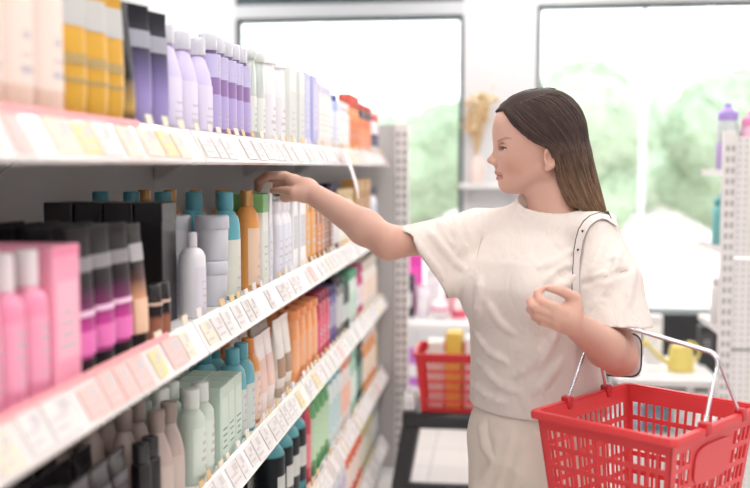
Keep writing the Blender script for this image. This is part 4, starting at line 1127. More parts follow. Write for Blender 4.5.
# ------------------------------------------------------------------ trousers and shoes
M_TRO = mat('cream cotton twill', (232, 221, 210), .85, bump=.15, bscale=500)
tr = Vol((-.16, 2.05, .01), (.34, 2.62, 1.03), .005)
PC = CT+A3((0, .012, 0))
MM = [list(LV), list(NV), [0, 0, 1]]
tr.ell(PC+A3((0, 0, .90)), (.165, .118, .16), 0, M=MM)
tr.ell(PC-NV*.04+A3((0, 0, .88)), (.14, .10, .12), .04, M=MM)
for s_ in (-1, 1):
    hip = PC+LV*s_*.082+A3((0, 0, .86)); kn = PC+LV*s_*.088+NV*.012+A3((0, 0, .47)); an = PC+LV*s_*.092-NV*.005+A3((0, 0, .075))
    tr.cone(hip, kn, .090, .074, .03); tr.cone(kn, an, .074, .068, .03)
Xh, Yh, Zh = tr.co((slice(None),)*3)
tr.g = np.maximum(np.maximum(tr.g, Zh-.985), .045-Zh).astype(np.float32)
def tfold(pts, r, k, op):
    q = []
    for px, py in pts:
        p = None
        ys = np.arange(2.0, 2.5, .002); d = ray(px, py)
        pts_ = np.array([[d.x/d.y*y, y, CAM_Z+d.z/d.y*y] for y in ys]); v = tr.tri(pts_); w = np.nonzero(v < 0)[0]
        if len(w): q.append(pts_[w[0]]+np.array(d)*(.003 if op == 'add' else -.001))
    for i in range(len(q)-1): tr.cone(q[i], q[i+1], r, r, k, op)
for f in ([(530, 424), (540, 432), (556, 436)], ):
    tfold(f, .004, .006, 'sub')
for f in ([(482, 428), (486, 446), (496, 462)], [(500, 440), (496, 460), (486, 476)], [(512, 436), (506, 462), (498, 486)], [(526, 445), (518, 470), (512, 488)]):
    tfold(f, .004, .022, 'add')
tfold([(487, 420), (489, 440), (494, 458)], .003, .005, 'sub')
me_t, _ = tr.mesh('trousers', M_TRO, 2); link('trousers', me_t, woman)
M_SHOE = mat('white trainer leather', (236, 232, 228), .5); M_SOLE = mat('rubber sole', (214, 208, 202), .6)
for s_ in (-1, 1):
    c = PC+LV*s_*.092
    sv = Vol(c+A3((-.2, -.2, -.005))+NV*.05, c+A3((.2, .2, .16))+NV*.05, .005)
    sv.ell(c+NV*.10+A3((0, 0, .030)), (.044, .085, .042), 0, M=MM); sv.ell(c-NV*.02+A3((0, 0, .04)), (.038, .06, .05), .03, M=MM)
    sv.cone(c-NV*.01+A3((0, 0, .05)), c-NV*.005+A3((0, 0, .10)), .040, .038, .02)
    Xh, Yh, Zh = sv.co((slice(None),)*3); sv.g = np.maximum(sv.g, .002-Zh).astype(np.float32)
    ms, _ = sv.mesh('shoe', M_SHOE, 1); link('shoe', ms, woman)
# belt loop and pocket button are too small to show; waistband edge
# ------------------------------------------------------------------ hair
def HP(pts): return np.array([[H(x, y)[0], H(x, y)[2]] for x, y in pts])
OUT = HP([(492, 115), (494.5, 110), (501, 104), (511, 96.5), (524, 91.2), (540, 88.3), (552, 88.4), (563, 91), (573, 97), (581, 107), (586.5, 121), (589, 138), (591.5, 158), (596, 178), (601.5, 198), (606, 216),
          (598, 215), (586, 212), (575, 208), (566, 204), (561, 196), (556.5, 184), (553.5, 171), (551.5, 160), (549.5, 152), (544, 147.5), (536, 144.5), (527, 139), (519, 132), (511, 124), (506, 116), (502.5, 112.5), (497, 112.8)])
def sd_poly(Px, Pz, poly):
    d = np.full(Px.shape, 1e9); ins = np.zeros(Px.shape, bool); n = len(poly)
    for i in range(n):
        a, b = poly[i], poly[(i+1) % n]; e = b-a
        wx, wz = Px-a[0], Pz-a[1]; t = np.clip((wx*e[0]+wz*e[1])/(e@e), 0, 1)
        d = np.minimum(d, (wx-e[0]*t)**2+(wz-e[1]*t)**2)
        c = (a[1] > Pz) != (b[1] > Pz)
        xi = a[0]+(Pz-a[1])/np.where(abs(b[1]-a[1]) < 1e-9, 1e-9, b[1]-a[1])*e[0]
        ins ^= c & (Px < xi)
    return np.where(ins, -1, 1)*np.sqrt(d)
hv = Vol((-.08, 2.16, 1.36), (.29, 2.44, 1.72), .0028)
PX, PZ = np.meshgrid(hv.ax[0], hv.ax[2], indexing='ij')
sd2 = sd_poly(PX, PZ, OUT).astype(np.float32)[:, None, :]
hc = H(539, 137)
Xh, Yh, Zh = hv.co((slice(None),)*3)
EA, EB, EC = .118, .0835, .118
k0 = np.sqrt(((Xh-hc[0])/EA)**2+((Yh-YH)/EB)**2+((Zh-hc[2])/EC)**2)
e1 = (k0-1)*EB
zt_ = np.clip((hc[2]+.01-Zh)/.20, 0, 1)
yc_ = YH-.012*zt_
wid = .0835-.030*zt_
q_ = np.minimum(1, zt_*1.9); cx_ = hc[0]+(H(575, 150)[0]+.03*zt_-hc[0])*q_; rx_ = .118-.033*q_
slab = np.abs(Yh-yc_)-wid*np.sqrt(np.clip(1-((Xh-cx_)/rx_)**2, .03, 1))
slab = slab+np.maximum(0, Zh-(hc[2]-.03))*1.6
_h = np.clip(.5+.5*(e1-slab)/.03, 0, 1); vol = (slab*_h+e1*(1-_h)-.03*_h*(1-_h)).astype(np.float32)
kk_ = .010
aa = np.broadcast_to(sd2, vol.shape); hh = np.clip(.5-.5*(aa-vol)/kk_, 0, 1)
hv.g = (aa*(1-hh)+vol*hh+kk_*hh*(1-hh)).astype(np.float32)
M_HAIR = bpy.data.materials.new('brown hair'); M_HAIR.use_nodes = True
nt = M_HAIR.node_tree; b_ = nt.nodes['Principled BSDF']; b_.inputs['Roughness'].default_value = .6; b_.inputs['Specular IOR Level'].default_value = .22
at_ = nt.nodes.new('ShaderNodeVertexColor'); at_.layer_name = 'strand'; nt.links.new(at_.outputs['Color'], b_.inputs['Base Color'])
me_h, Vh = hv.mesh('hair', M_HAIR, 3)
def hair_col(z, u):
    t = np.clip((H(545, 140)[2]-z)/.17, 0, 1)**1.1
    c0 = np.array([lin(x) for x in (70, 56, 52)]); c1 = np.array([lin(x) for x in (146, 116, 92)])
    return (c0*(1-t)[:, None]+c1*t[:, None])*(u[:, None])
# strands: guide curves sweeping from the parting over the side of the head and down the back
GUIDES = [
    [(502.5, 111.5), (506.5, 119), (514, 128), (524, 136.5), (535, 143.5), (546, 149), (553, 163), (557, 182), (565, 202)],
    [(508, 108.5), (514, 117), (523, 127), (534, 136), (545, 143), (553, 152), (558, 168), (564, 188), (574, 206)],
    [(518, 105), (526, 111), (536, 121), (547, 132), (557, 143), (563, 156), (568, 172), (576, 192), (586, 210)],
    [(531, 101), (541, 105), (551, 115), (561, 128), (569, 141), (574, 156), (580, 174), (588, 195), (596, 213)],
    [(544, 97), (556, 99), (567, 108), (576, 121), (581, 137), (584, 154), (588.5, 174), (595, 196), (602, 214.5)],
    [(552, 92), (564, 93.5), (575, 101), (583, 113), (587.5, 130), (589.5, 150), (594, 174), (600, 196), (605.5, 216)]]
GU = np.array([[[H(x, y)[0], H(x, y)[2]] for x, y in g] for g in GUIDES])
def crm(P4, t):
    n = len(P4)-1; f = min(t*n, n-1e-6); i = int(f); u = f-i
    p0, p1, p2, p3 = P4[max(i-1, 0)], P4[i], P4[i+1], P4[min(i+2, n)]
    return .5*((2*p1)+(-p0+p2)*u+(2*p0-5*p1+4*p2-p3)*u*u+(-p0+3*p1-3*p2+p3)*u**3)
def guide_at(s):
    f = s*(len(GU)-1); i = min(int(f), len(GU)-2); u = f-i
    return GU[i]*(1-u)+GU[i+1]*u
hv_verts, hv_faces, hv_cols = [], [], []
def strand(path, r0, shade):
    n0 = len(hv_verts); m_ = len(path)
    for i, p in enumerate(path):
        d = Vector(path[min(i+1, m_-1)])-Vector(path[max(i-1, 0)]); d.normalize()
        u = d.cross(Vector((0, 1, 0)));
        u = u.normalized() if u.length > 1e-4 else Vector((1, 0, 0)); w = d.cross(u)
        r = r0*(1-.75*(i/(m_-1))**3)
        for k in range(4):
            hv_verts.append(tuple(Vector(p)+u*math.cos(k*PI/2)*r+w*math.sin(k*PI/2)*r))
            hv_cols.append(shade)
    for i in range(m_-1):
        for k in range(4):
            a = n0+i*4+k; b = n0+i*4+(k+1) % 4; hv_faces.append((a, b, b+4, a+4))
r = random.Random(5)
def surf_y(x, z, side):
    """outermost depth of the hair mass on one side at (x, z)"""
    ys = np.linspace(YH-.10, YH, 60) if side < 0 else np.linspace(YH+.10, YH, 60)
    v = hv.tri(np.stack([np.full(60, x), ys, np.full(60, z)], 1)); w = np.nonzero(v < 0)[0]
    return ys[w[0]] if len(w) else None
for side, N in ((-1, 620), (1, 260)):
    for j in range(N):
        s = min(1, max(0, r.random())); g = guide_at(s); path = []; last = None
        lift = r.uniform(-.0004, .0026); end = r.uniform(.9, 1.0); jx, jz = r.gauss(0, .0008), r.gauss(0, .0008)
        for q in range(17):
            p = crm(g, q/16*end); wob = .0012*math.sin(q*.6+j)
            x, z = p[0]+jx+wob-.0035*s*s, p[1]+jz
            y = surf_y(x, z, side)
            if y is None:
                y = last if last is not None else None
            if y is None: continue
            if last is not None and abs(y-last) > .018: path = []
            last = y
            path.append((x, y+side*lift, z))
        if len(path) > 8: strand(path, r.uniform(.0011, .0022), r.uniform(.5, 1.55))
# far side of the parting combed over the crown, and the lock hanging beyond the neck
for j in range(420):
    s = r.random(); x0, y0 = 502+s*52, 111-s*18+ (0 if s < .5 else -2*(s-.5)); q0 = H(x0, y0)
    path = []
    for q in range(9):
        t = q/8; px = x0+(-9*(1-s)+10*s)*t; yy = YH-.022+.085*t
        c = np.array([H(px, 100)[0], yy])
        zs = np.linspace(1.72, 1.60, 60); v = hv.tri(np.stack([np.full(60, c[0]), np.full(60, yy), zs], 1)); w = np.nonzero(v < 0)[0]
        if len(w): path.append((c[0], yy, zs[w[0]]+r.uniform(-.0005, .0012)))
    if len(path) > 4: strand(path, r.uniform(.0011, .0019), r.uniform(.75, 1.3))
for j in range(70):
    a = r.uniform(0, 1); path = []
    for q in range(9):
        t = q/8; p = H(541-14*t-6*a*t*(1-t)*2+6*a, 160+46*t, .070-.012*a); path.append((p[0]+r.gauss(0, .0006), p[1]+r.gauss(0, .002), p[2]))
    strand(path, r.uniform(.0012, .002), r.uniform(.9, 1.4))
nv = len(Vh); me2 = bpy.data.meshes.new('strands')
me2.from_pydata(hv_verts, [], hv_faces); me2.materials.append(M_HAIR); me2.polygons.foreach_set('use_smooth', [True]*len(hv_faces))
for m_, Vx, sh_ in ((me_h, Vh, np.full(nv, .8)), (me2, np.array(hv_verts), np.array(hv_cols))):
    ca = m_.color_attributes.new('strand', 'FLOAT_COLOR', 'POINT')
    ca.data.foreach_set('color', np.concatenate([hair_col(Vx[:, 2], sh_), np.ones((len(Vx), 1))], 1).astype(np.float32).ravel())
bm = bmesh.new(); bm.from_mesh(me_h); bm.from_mesh(me2); bm.to_mesh(me_h); bm.free()
link('hair', me_h, woman)
# ================================================================== shopping baskets
M_RED = mat('red basket plastic', (220, 66, 70), .4)
M_RED2 = mat('darker red basket plastic', (196, 42, 48), .4)
M_CHROME = mat('chromed wire', (206, 204, 212), .22, metal=.85)
def basket(loc, rz, L, Wd, Hh, m, label, group=None, badge=True, taper=.84):
    t = thing('shopping_basket', label, 'basket', loc, rz, group)
    mb = MB()
    def corner(sx, sy, z):
        f = taper+(1-taper)*z/Hh; return Vector((sx*L/2*f, sy*Wd/2*f, z))
    def wall(a, b, ncol, solid=None):
        """one slotted side between two corners; real openings"""
        cols = [0, .045]; 
        for i in range(ncol):
            x0 = .045+(.91/ncol)*i; cols += [x0+(.91/ncol)*.30, x0+.91/ncol] if i < ncol-1 else [x0+(.91/ncol)*.30, x0+(.91/ncol)]
        cols[-1] = .955; cols.append(1.0)
        rows = [0, .04]
        nr = 5
        for j in range(nr): z0 = .04+(.86/nr)*j; rows += [z0+(.86/nr)*.74, z0+.86/nr]
        rows.append(1.0)
        def pt(u, v):
            z = v*Hh; p = corner(*a, z)*(1-u)+corner(*b, z)*u; return p
        n0 = len(mb.v); nu, nv = len(cols), len(rows)
        nrm = (corner(*b, 0)-corner(*a, 0)).cross(Vector((0, 0, 1))).normalized()
        for off in (0, -.0028):
            for v in rows:
                for u in cols: mb.v.append(tuple(pt(u, v)+nrm*off))
        keep = {}
        for j in range(nv-1):
            for i in range(nu-1):
                hole = (i >= 2 and i % 2 == 0 and i < nu-2) and (j >= 1 and j % 2 == 1 and j < nv-2)
                if hole and solid and solid[0] < (cols[i]+cols[i+1])/2 < solid[1] and solid[2] < (rows[j]+rows[j+1])/2 < solid[3]: hole = False
                keep[(i, j)] = not hole
        N = nu*nv
        def vid(i, j, o): return n0+o*N+j*nu+i
        for (i, j), kp in keep.items():
            if not kp: continue
            mb.face((vid(i, j, 0), vid(i+1, j, 0), vid(i+1, j+1, 0), vid(i, j+1, 0)))
            mb.face((vid(i, j, 1), vid(i, j+1, 1), vid(i+1, j+1, 1), vid(i+1, j, 1)))
            for (di, dj, p, q) in ((-1, 0, (i, j), (i, j+1)), (1, 0, (i+1, j+1), (i+1, j)), (0, -1, (i+1, j), (i, j)), (0, 1, (i, j+1), (i+1, j+1))):
                if not keep.get((i+di, j+dj), False):
                    mb.face((vid(*p, 0), vid(*q, 0), vid(*q, 1), vid(*p, 1)))
    nl, nw = round(L/.0215), round(Wd/.0215)
    wall((-1, -1), (1, -1), nl, solid=(.24, .74, .46, .90) if badge else None); wall((1, 1), (-1, 1), nl, solid=None)
    wall((1, -1), (1, 1), nw); wall((-1, 1), (-1, -1), nw)
    c = [corner(sx, sy, 0) for sx, sy in ((-1, -1), (1, -1), (1, 1), (-1, 1))]
    mb.rings([[p for p in c], [p+Vector((0, 0, .003)) for p in c]])
    body_ = mb.obj('body', m, t, smooth=False)
    mb = MB(); rr = []
    for off, z in ((0.0, Hh-.002), (.0, Hh+.004), (.011, Hh+.004), (.013, Hh-.001), (.012, Hh-.011), (.010, Hh-.011), (.010, Hh-.002), (.0, Hh-.002)):
        ring = []
        for sx, sy in ((-1, -1), (1, -1), (1, 1), (-1, 1)):
            cx, cy = sx*(L/2+off), sy*(Wd/2+off); k = .016
            a, b = (cx-sx*k, cy), (cx, cy-sy*k)
            seq = [(a, b), (b, a)][0 if (sx*sy < 0) else 1] if True else None
            for u in (0, .3, .7, 1):
                q = u; x = seq[0][0]*(1-q)**2+2*cx*q*(1-q)+seq[1][0]*q*q; y = seq[0][1]*(1-q)**2+2*cy*q*(1-q)+seq[1][1]*q*q
                ring.append((x, y, z))
        rr.append(ring)
    mb.rings(rr, cap0=False, cap1=False); mb.obj('rim', m, t, angle=50)
    if not badge: return t
    mb = MB(); zc = Hh*.68; f = taper+(1-taper)*.64
    y0 = -Wd/2
    def fp(x, z): ff = taper+(1-taper)*z/Hh; return Vector((x*ff, y0*ff-.0012, z))
    rp = []
    for q in range(28):
        a = 2*PI*q/28; rp.append(fp(-L*.01+L*.23*math.copysign(abs(math.cos(a))**.55, math.cos(a)), zc+Hh*.17*math.copysign(abs(math.sin(a))**.55, math.sin(a))))
    mb.rings([rp, [p+Vector((0, -.003, -.0006)) for p in rp]]); mb.obj('badge_panel', m, t, smooth=False)
    return t
# --- basket on the woman's arm
BC = Vector((.300, 2.022, 0)); BRZ = math.radians(52.5)
BL, BW, BH = .345, .292, .225
RIMZ = 1.026
tb = basket((BC.x, BC.y, RIMZ-BH), BRZ, BL, BW, BH, M_RED, 'bright red plastic shopping basket hanging empty from the bent forearm of the woman')
def handle(x0, xt, zt_l, zt_r):
    """wire handle: y+ is the side next to the body"""
    w = BW/2+.004; pts = []
    def seg_(a, b, n): return [Vector(a)+(Vector(b)-Vector(a))*i/n for i in range(n)]
    A = (x0, w, BH+.002); B = (xt, w-.012, BH+zt_l-.022); C = (xt, w-.040, BH+zt_l); D = (xt, -w+.040, BH+zt_r); E = (xt, -w+.012, BH+zt_r-.022); F = (x0, -w, BH+.002)
    pts = seg_(A, B, 5)
    for i in range(5):
        q = i/5; pts.append(Vector(B)*(1-q)**2+Vector((xt, w-.018, BH+zt_l))*2*q*(1-q)+Vector(C)*q*q)
    pts += seg_(C, D, 5)
    for i in range(5):
        q = i/5; pts.append(Vector(D)*(1-q)**2+Vector((xt, -w+.018, BH+zt_r))*2*q*(1-q)+Vector(E)*q*q)
    pts += seg_(E, F, 5)+[Vector(F)]
    mb = MB(); mb.tube(pts, .0036, 10); h_ = mb.obj('handle', M_CHROME, tb)
    for y in (w, -w):
        mb = MB(); mb.rbox((x0-.009, y-.012, BH-.012), (x0+.009, y+.010, BH+.014), .003); mb.obj('handle_clip', M_RED2, h_)
HZL, HZR = .1655, .132
handle(-.062, .012, HZL, HZR); handle(.088, .021, HZL, HZR)

# --- shoulder bag: strap over the left shoulder and a small pouch behind the elbow
M_BAG = mat('off white canvas', (226, 219, 214), .8, bump=.1, bscale=300); M_PIPE = mat('dark brown piping', (58, 44, 46), .6)
tbag = thing('shoulder_bag', 'off-white shoulder bag with dark piping, its strap over the near shoulder', 'bag', (0, 0, 0))
path = []
for px, py in [(612, 224), (607, 217.5), (600, 217), (593, 219.5), (587.5, 224), (583.5, 231), (581, 240), (579.8, 250), (579, 260), (578.4, 271), (578, 283), (578, 297), (579.5, 309)]:
    p = sh.hit(px, py, 1.95, 2.5)
    if p is not None: path.append(A3(p))
def grad(p):
    e = .006; g = []
    for k in range(3):
        o = np.zeros(3); o[k] = e; g.append(float(sh.tri(np.array(p)+o)[0]-sh.tri(np.array(p)-o)[0]))
    g = Vector(g); return g.normalized() if g.length > 1e-6 else Vector((0, -1, 0))
path = [Vector(p) for p in path]; path = [p+grad(p)*.0055 for p in path]
sm = [path[0]]
for i in range(1, len(path)-1): sm.append((path[i-1]+path[i]*2+path[i+1])/4)
sm.append(path[-1]); path = sm
last = path[-1]
path += [Vector((last.x+.012, last.y-.004, last.z-.06)), Vector((last.x+.030, last.y+.024, last.z-.100))]
first = path[0]; back = []
for dy in (.10, .075, .05, .025):        # over the top of the shoulder and down behind it
    y = first.y+dy; x = first.x-.004; zs = np.linspace(1.46, 1.20, 131); v = sh.tri(np.stack([np.full(131, x), np.full(131, y), zs], 1)); w = np.nonzero(v < 0)[0]
    if len(w): back.append(Vector((x, y, zs[w[0]]))+grad((x, y, zs[w[0]]))*.0055)
path = back+path
def ribbon(path, w, th):
    rings = []; 
    for i, p in enumerate(path):
        d = (path[min(i+1, len(path)-1)]-path[max(i-1, 0)]).normalized()
        view = Vector((p.x, p.y-.0, 0)).normalized()
        gn = grad(p) if 1.17 < p.z else Vector((-.25, -.95, .15)); side = d.cross(gn).normalized(); nrm = side.cross(d).normalized()
        rings.append([p+side*w+nrm*th, p-side*w+nrm*th, p-side*w-nrm*th, p+side*w-nrm*th])
    return rings
rg = ribbon(path, .0100, .0012)
mb = MB(); mb.rings(rg); strap = mb.obj('strap', M_BAG, tbag)
for k in (0, 1):
    mb = MB(); mb.tube([(r_[k]+r_[3-k])/2 for r_ in rg], (.0019, .0010)[k], 6); mb.obj('piping', (M_PIPE, mat('beige piping', (176, 160, 154), .6))[k], strap)
for q in (8, 10):
    mb = MB(); c = path[q]; mb.loft([(-.002, .0025, .0025), (.0015, .0025, .0025), (.003, .001, .001)], 8, M=Matrix.Translation(c+Vector((-.0005, -.0035, 0))) @ Matrix.Rotation(PI/2, 4, 'X')); mb.obj('stud', M_PIPE, strap)
# pouch
bx, by, bz = .274, 2.277, 1.092
MBAG = Matrix.Translation((bx, by, bz)) @ Matrix.Rotation(math.radians(-14), 4, 'Z')
mb = MB(); mb.loft([(-.052, .036, .010, 4), (-.046, .045, .015, 4), (.0, .048, .016, 4), (.05, .045, .012, 4), (.062, .042, .006, 4)], 24, M=MBAG); mb.obj('pouch', M_BAG, tbag)
mb = MB(); pts = []
for q in range(29):
    a = 2*PI*q/28; pts.append(MBAG @ Vector((.049*math.copysign(abs(math.cos(a))**.5, math.cos(a)), -.014, .050*math.copysign(abs(math.sin(a))**.5, math.sin(a)))))
mb.tube(pts, .0018, 6); mb.obj('piping', M_PIPE, tbag)

# --- carton between thumb and fingers
hx_, hy_ = -.5735, 2.427
hp = carton(.030, .028, .252, P_((238, 237, 243), .35), (.08, .6, P_((222, 224, 236), .5)), lid=(.93, P_((228, 220, 214), .4)))
place(hp, 'carton', 'slim white carton held between the thumb and fingers of the reaching hand', 'carton', None, (hx_, hy_, top(3)+.0012), 0)

# ================================================================== stool with a second basket
M_BLK = mat('black plastic', (40, 40, 44), .4)
sx0, sy0 = -.20, 4.32
t = thing('step_stool', 'black plastic step stool on the tiled floor carrying a red basket', 'stool', (sx0, sy0, 0))
SHt = .468
mb = MB(); mb.rbox((-.20, -.16, SHt-.066), (.20, .16, SHt), .012); mb.obj('seat', M_BLK, t)
def legm(sx, sy):
    mb = MB(); a = Vector((sx*.165, sy*.125, SHt-.06)); b = Vector((sx*.235, sy*.175, 0))
    def sq(p, h): return [p+Vector((x*h, y*h, 0)) for x, y in ((-1, -1), (1, -1), (1, 1), (-1, 1))]
    mb.rings([sq(b, .030), sq(b*.5+a*.5, .034), sq(a, .036)]); mb.obj('leg', M_BLK, t)
for sx, sy in ((-1, -1), (1, -1), (1, 1), (-1, 1)): legm(sx, sy)
for sy in (-1,):
    mb = MB(); z = .15; xx = .21; mb.box((-xx, sy*.158-.012, z-.018), (xx, sy*.158+.012, z+.018)); mb.obj('rung', M_BLK, t, smooth=False)
for sx in (-1, 1):
    mb = MB(); z = .17; mb.box((sx*.211-.012, -.158, z-.018), (sx*.211+.012, .158, z+.018)); mb.obj('rung', M_BLK, t, smooth=False)
bh2 = .25
tb2 = basket((sx0+.085, sy0+.01, SHt+.001), 0.0, .46, .30, bh2, mat('deep red basket plastic', (206, 40, 44), .4), 'deep red shopping basket full of packets standing on the black stool', taper=.9, badge=False)
r = random.Random(11)
cols = [((240, 236, 228), 'white'), ((236, 200, 90), 'yellow'), ((240, 238, 236), 'white'), ((236, 170, 96), 'orange'), ((214, 220, 224), 'pale grey')]
spots = [(-.150, -.01, .1), (-.070, -.01, -.15), (.010, -.01, .08), (.088, 0, -.1), (.160, 0, .06)]
for i, ((c, w_), (x, y, a)) in enumerate(zip(cols, spots)):
    hgt = bh2+.02+.05*[.3, 1.1, .7, 1.3, .6][i]
    cp = carton(.066, .12, hgt, P_(c, .5), (.3, .95, P_([min(255, q+8) for q in c], .5)))
    place(cp, 'packet', '%s packet sticking out of the basket on the stool, %s along its row' % (w_, ORD[i]), 'packet', 'packets in the basket on the stool', (sx0+.085+x, sy0+.01+y, SHt+.005), PI/2+a*.35)
# white box on the stool's near corner
cp = carton(.05, .10, .066, P_((244, 242, 242), .5), (.2, .8, P_((236, 234, 236), .5)))
place(cp, 'carton', 'small white box at the stool edge beside the red basket', 'carton', None, (sx0-.172, sy0-.06, SHt+.001), -PI/2)

# ================================================================== display table with toys and packs before the first window
M_WHITE = mat('white laminate', (238, 236, 236), .4)
def table(name, label, cat, x0, x1, y0, y1, z, legs=.03, m=M_WHITE):
    t = thing(name, label, cat, ((x0+x1)/2, (y0+y1)/2, 0)); hx, hy = (x1-x0)/2, (y1-y0)/2
    mb = MB(); mb.rbox((-hx, -hy, z-.035), (hx, hy, z), .004); mb.obj('table_top', m, t, smooth=False)
    for sx in (-1, 1):
        for sy in (-1, 1):
            mb = MB(); mb.rbox((sx*(hx-.035)-legs/2, sy*(hy-.035)-legs/2, 0), (sx*(hx-.035)+legs/2, sy*(hy-.035)+legs/2, z-.035), .003); mb.obj('leg', m, t, smooth=False)
    mb = MB(); mb.box((-hx+.03, -hy+.03, .18), (hx-.03, hy-.03, .20)); mb.obj('lower_shelf', m, t, smooth=False)
    return t
tz = .60
table('display_table', 'white display table of colourful goods in front of the first window', 'table', -.58, .30, 5.75, 6.45, tz)
def soft_bag(w, d, h, m, top_m=None):
    mb = MB(); mb.loft([(0, d*.42, w*.44, 3), (h*.08, d*.5, w*.5, 3), (h*.55, d*.48, w*.5, 3), (h*.86, d*.2, w*.48, 4), (h*.9, d*.06, w*.46, 5), (h, d*.05, w*.47, 5)], 20)
    parts = [('pouch', mb.mesh('pouch', m))]
    mb = MB(); mb.box((d*.49, -w*.3, h*.25), (d*.505, w*.3, h*.6)); parts.append(('label', mb.mesh('label', top_m or P_((244, 240, 240), .5), smooth=False)))
    return parts
def plush(w, h, m, m2):
    mb = MB(); r_ = w/2
    mb.loft([(h*(1-math.cos(PI*i/10))/2, r_*max(.02, math.sin(PI*i/10)), r_*max(.02, math.sin(PI*i/10))) for i in range(11)], 20)
    parts = [('ball', mb.mesh('ball', m))]
    mb = MB(); mb.loft([(h*.40, r_*.985, r_*.985), (h*.44, r_*1.012, r_*1.012), (h*.56, r_*1.012, r_*1.012), (h*.60, r_*.985, r_*.985)], 20, cap0=False, cap1=False); parts.append(('stripe', mb.mesh('stripe', m2)))
    return parts
GOODS = [  # (px, Y, kind, size, colour, name, label)
    (408, 6.02, 'bag', (.085, .08, .26), (44, 46, 52), 'pouch', 'black pouch at the window table end next to the slotted post'),
    (423, 6.05, 'bag', (.085, .08, .19), (238, 226, 236), 'pouch', 'pale lilac pouch beside the black pouch on the window table'),
    (440, 6.0, 'ball', (.115, .115), (244, 240, 240), 'toy_ball', 'white toy ball with pink stripe on the window table'),
    (459, 6.03, 'bag', (.10, .08, .20), (236, 96, 120), 'pouch', 'coral pink pouch between the toy ball and the woman'),
    (416, 6.3, 'carton', (.085, .07, .36), (232, 70, 176), 'carton', 'tall magenta carton at the back of the window table'),
    (433, 6.3, 'carton', (.09, .07, .27), (232, 228, 232), 'carton', 'white carton at the back of the window table'),
    (450, 6.3, 'carton', (.09, .07, .30), (226, 190, 196), 'carton', 'dusty pink carton at the back of the window table'),
    (466, 6.3, 'carton', (.085, .07, .24), (150, 190, 186), 'carton', 'sea green carton at the back of the window table'),
]
for px, Yd, kd, sz, c, nm, lab in GOODS:
    x = P(px, 300, Yd).x
    if kd == 'bag': prt = soft_bag(*sz, P_(c, .45))
    elif kd == 'ball': prt = plush(*sz, P_(c, .5), P_((240, 150, 176), .5))
    else: prt = carton(*sz, P_(c, .5), (.3, .8, P_([min(255, q+20) for q in c], .5)))
    place(prt, nm, lab, {'pouch': 'pouch', 'toy_ball': 'ball', 'carton': 'carton'}[nm], 'goods on the window table', (x, Yd, tz+.001), -PI/2)
# low bin of goods under the table: purple and pink packs on the lower shelf
for i, (px, c, w_) in enumerate([(413, (196, 120, 206), 'purple'), (432, (240, 236, 236), 'white'), (452, (240, 150, 160), 'pink'), (472, (110, 160, 200), 'blue')]):
    prt = soft_bag(.10, .1, .22, P_(c, .45)); place(prt, 'pouch', '%s pouch on the lower shelf of the window table' % w_, 'pouch', 'goods on the window table', (P(px, 360, 5.95).x, 5.95, .201), -PI/2)

# ================================================================== dried flowers on a small wall shelf by the column
t = thing('wall_shelf', 'small white wall shelf on the column carrying dried flowers', 'shelf', (-.08, WY, 0))
fz = P(478, 184, 7.15).z
mb = MB(); mb.rbox((-.20, -.22, fz-.03), (.26, -.001, fz), .004); mb.obj('board', M_WHITE, t, smooth=False)
for x in (-.15, .2):
    mb = MB(); mb.rings([[(q, -.002, fz-.031), (q, -.002, fz-.16), (q, -.02, fz-.16), (q, -.18, fz-.031)] for q in (x-.006, x+.006)]); mb.obj('bracket', M_WHITE, t, smooth=False)
fx = P(477, 120, 7.17).x
t = thing('flower_vase', 'pale vase of dried straw-coloured flowers on the small wall shelf', 'vase', (fx, 7.17, fz+.001))
mb = MB(); mb.loft([(0, .045, .045), (.01, .05, .05), (.10, .065, .065), (.17, .045, .045), (.20, .035, .035), (.21, .04, .04)], 20); mb.obj('vase', P_((232, 214, 206), .4), t)
r = random.Random(3); M_STEM = P_((200, 176, 130), .8)
for k, (c, n_) in enumerate([((226, 196, 140), 9), ((236, 214, 176), 8), ((214, 176, 120), 6)]):
    mb = MB()
    for q in range(n_):
        a = r.uniform(0, 2*PI); l = r.uniform(.22, .46); lean = r.uniform(.02, .11)
        tip = Vector((math.cos(a)*lean, math.sin(a)*lean*.6, .19+l))
        mb.tube([(0, 0, .19), tip*.5+Vector((0, 0, .10)), tip], .0025, 5)
        for w in range(5):
            c_ = tip+Vector((r.gauss(0, .018), r.gauss(0, .012), r.gauss(-.02, .03))); rr_ = r.uniform(.010, .020)
            mb.loft([(rr_*-1, rr_*.3, rr_*.3), (-rr_*.4, rr_, rr_), (rr_*.4, rr_, rr_), (rr_, rr_*.3, rr_*.3)], 7, M=Matrix.Translation(c_))
    mb.obj('flower_stem', P_(c, .8), t)

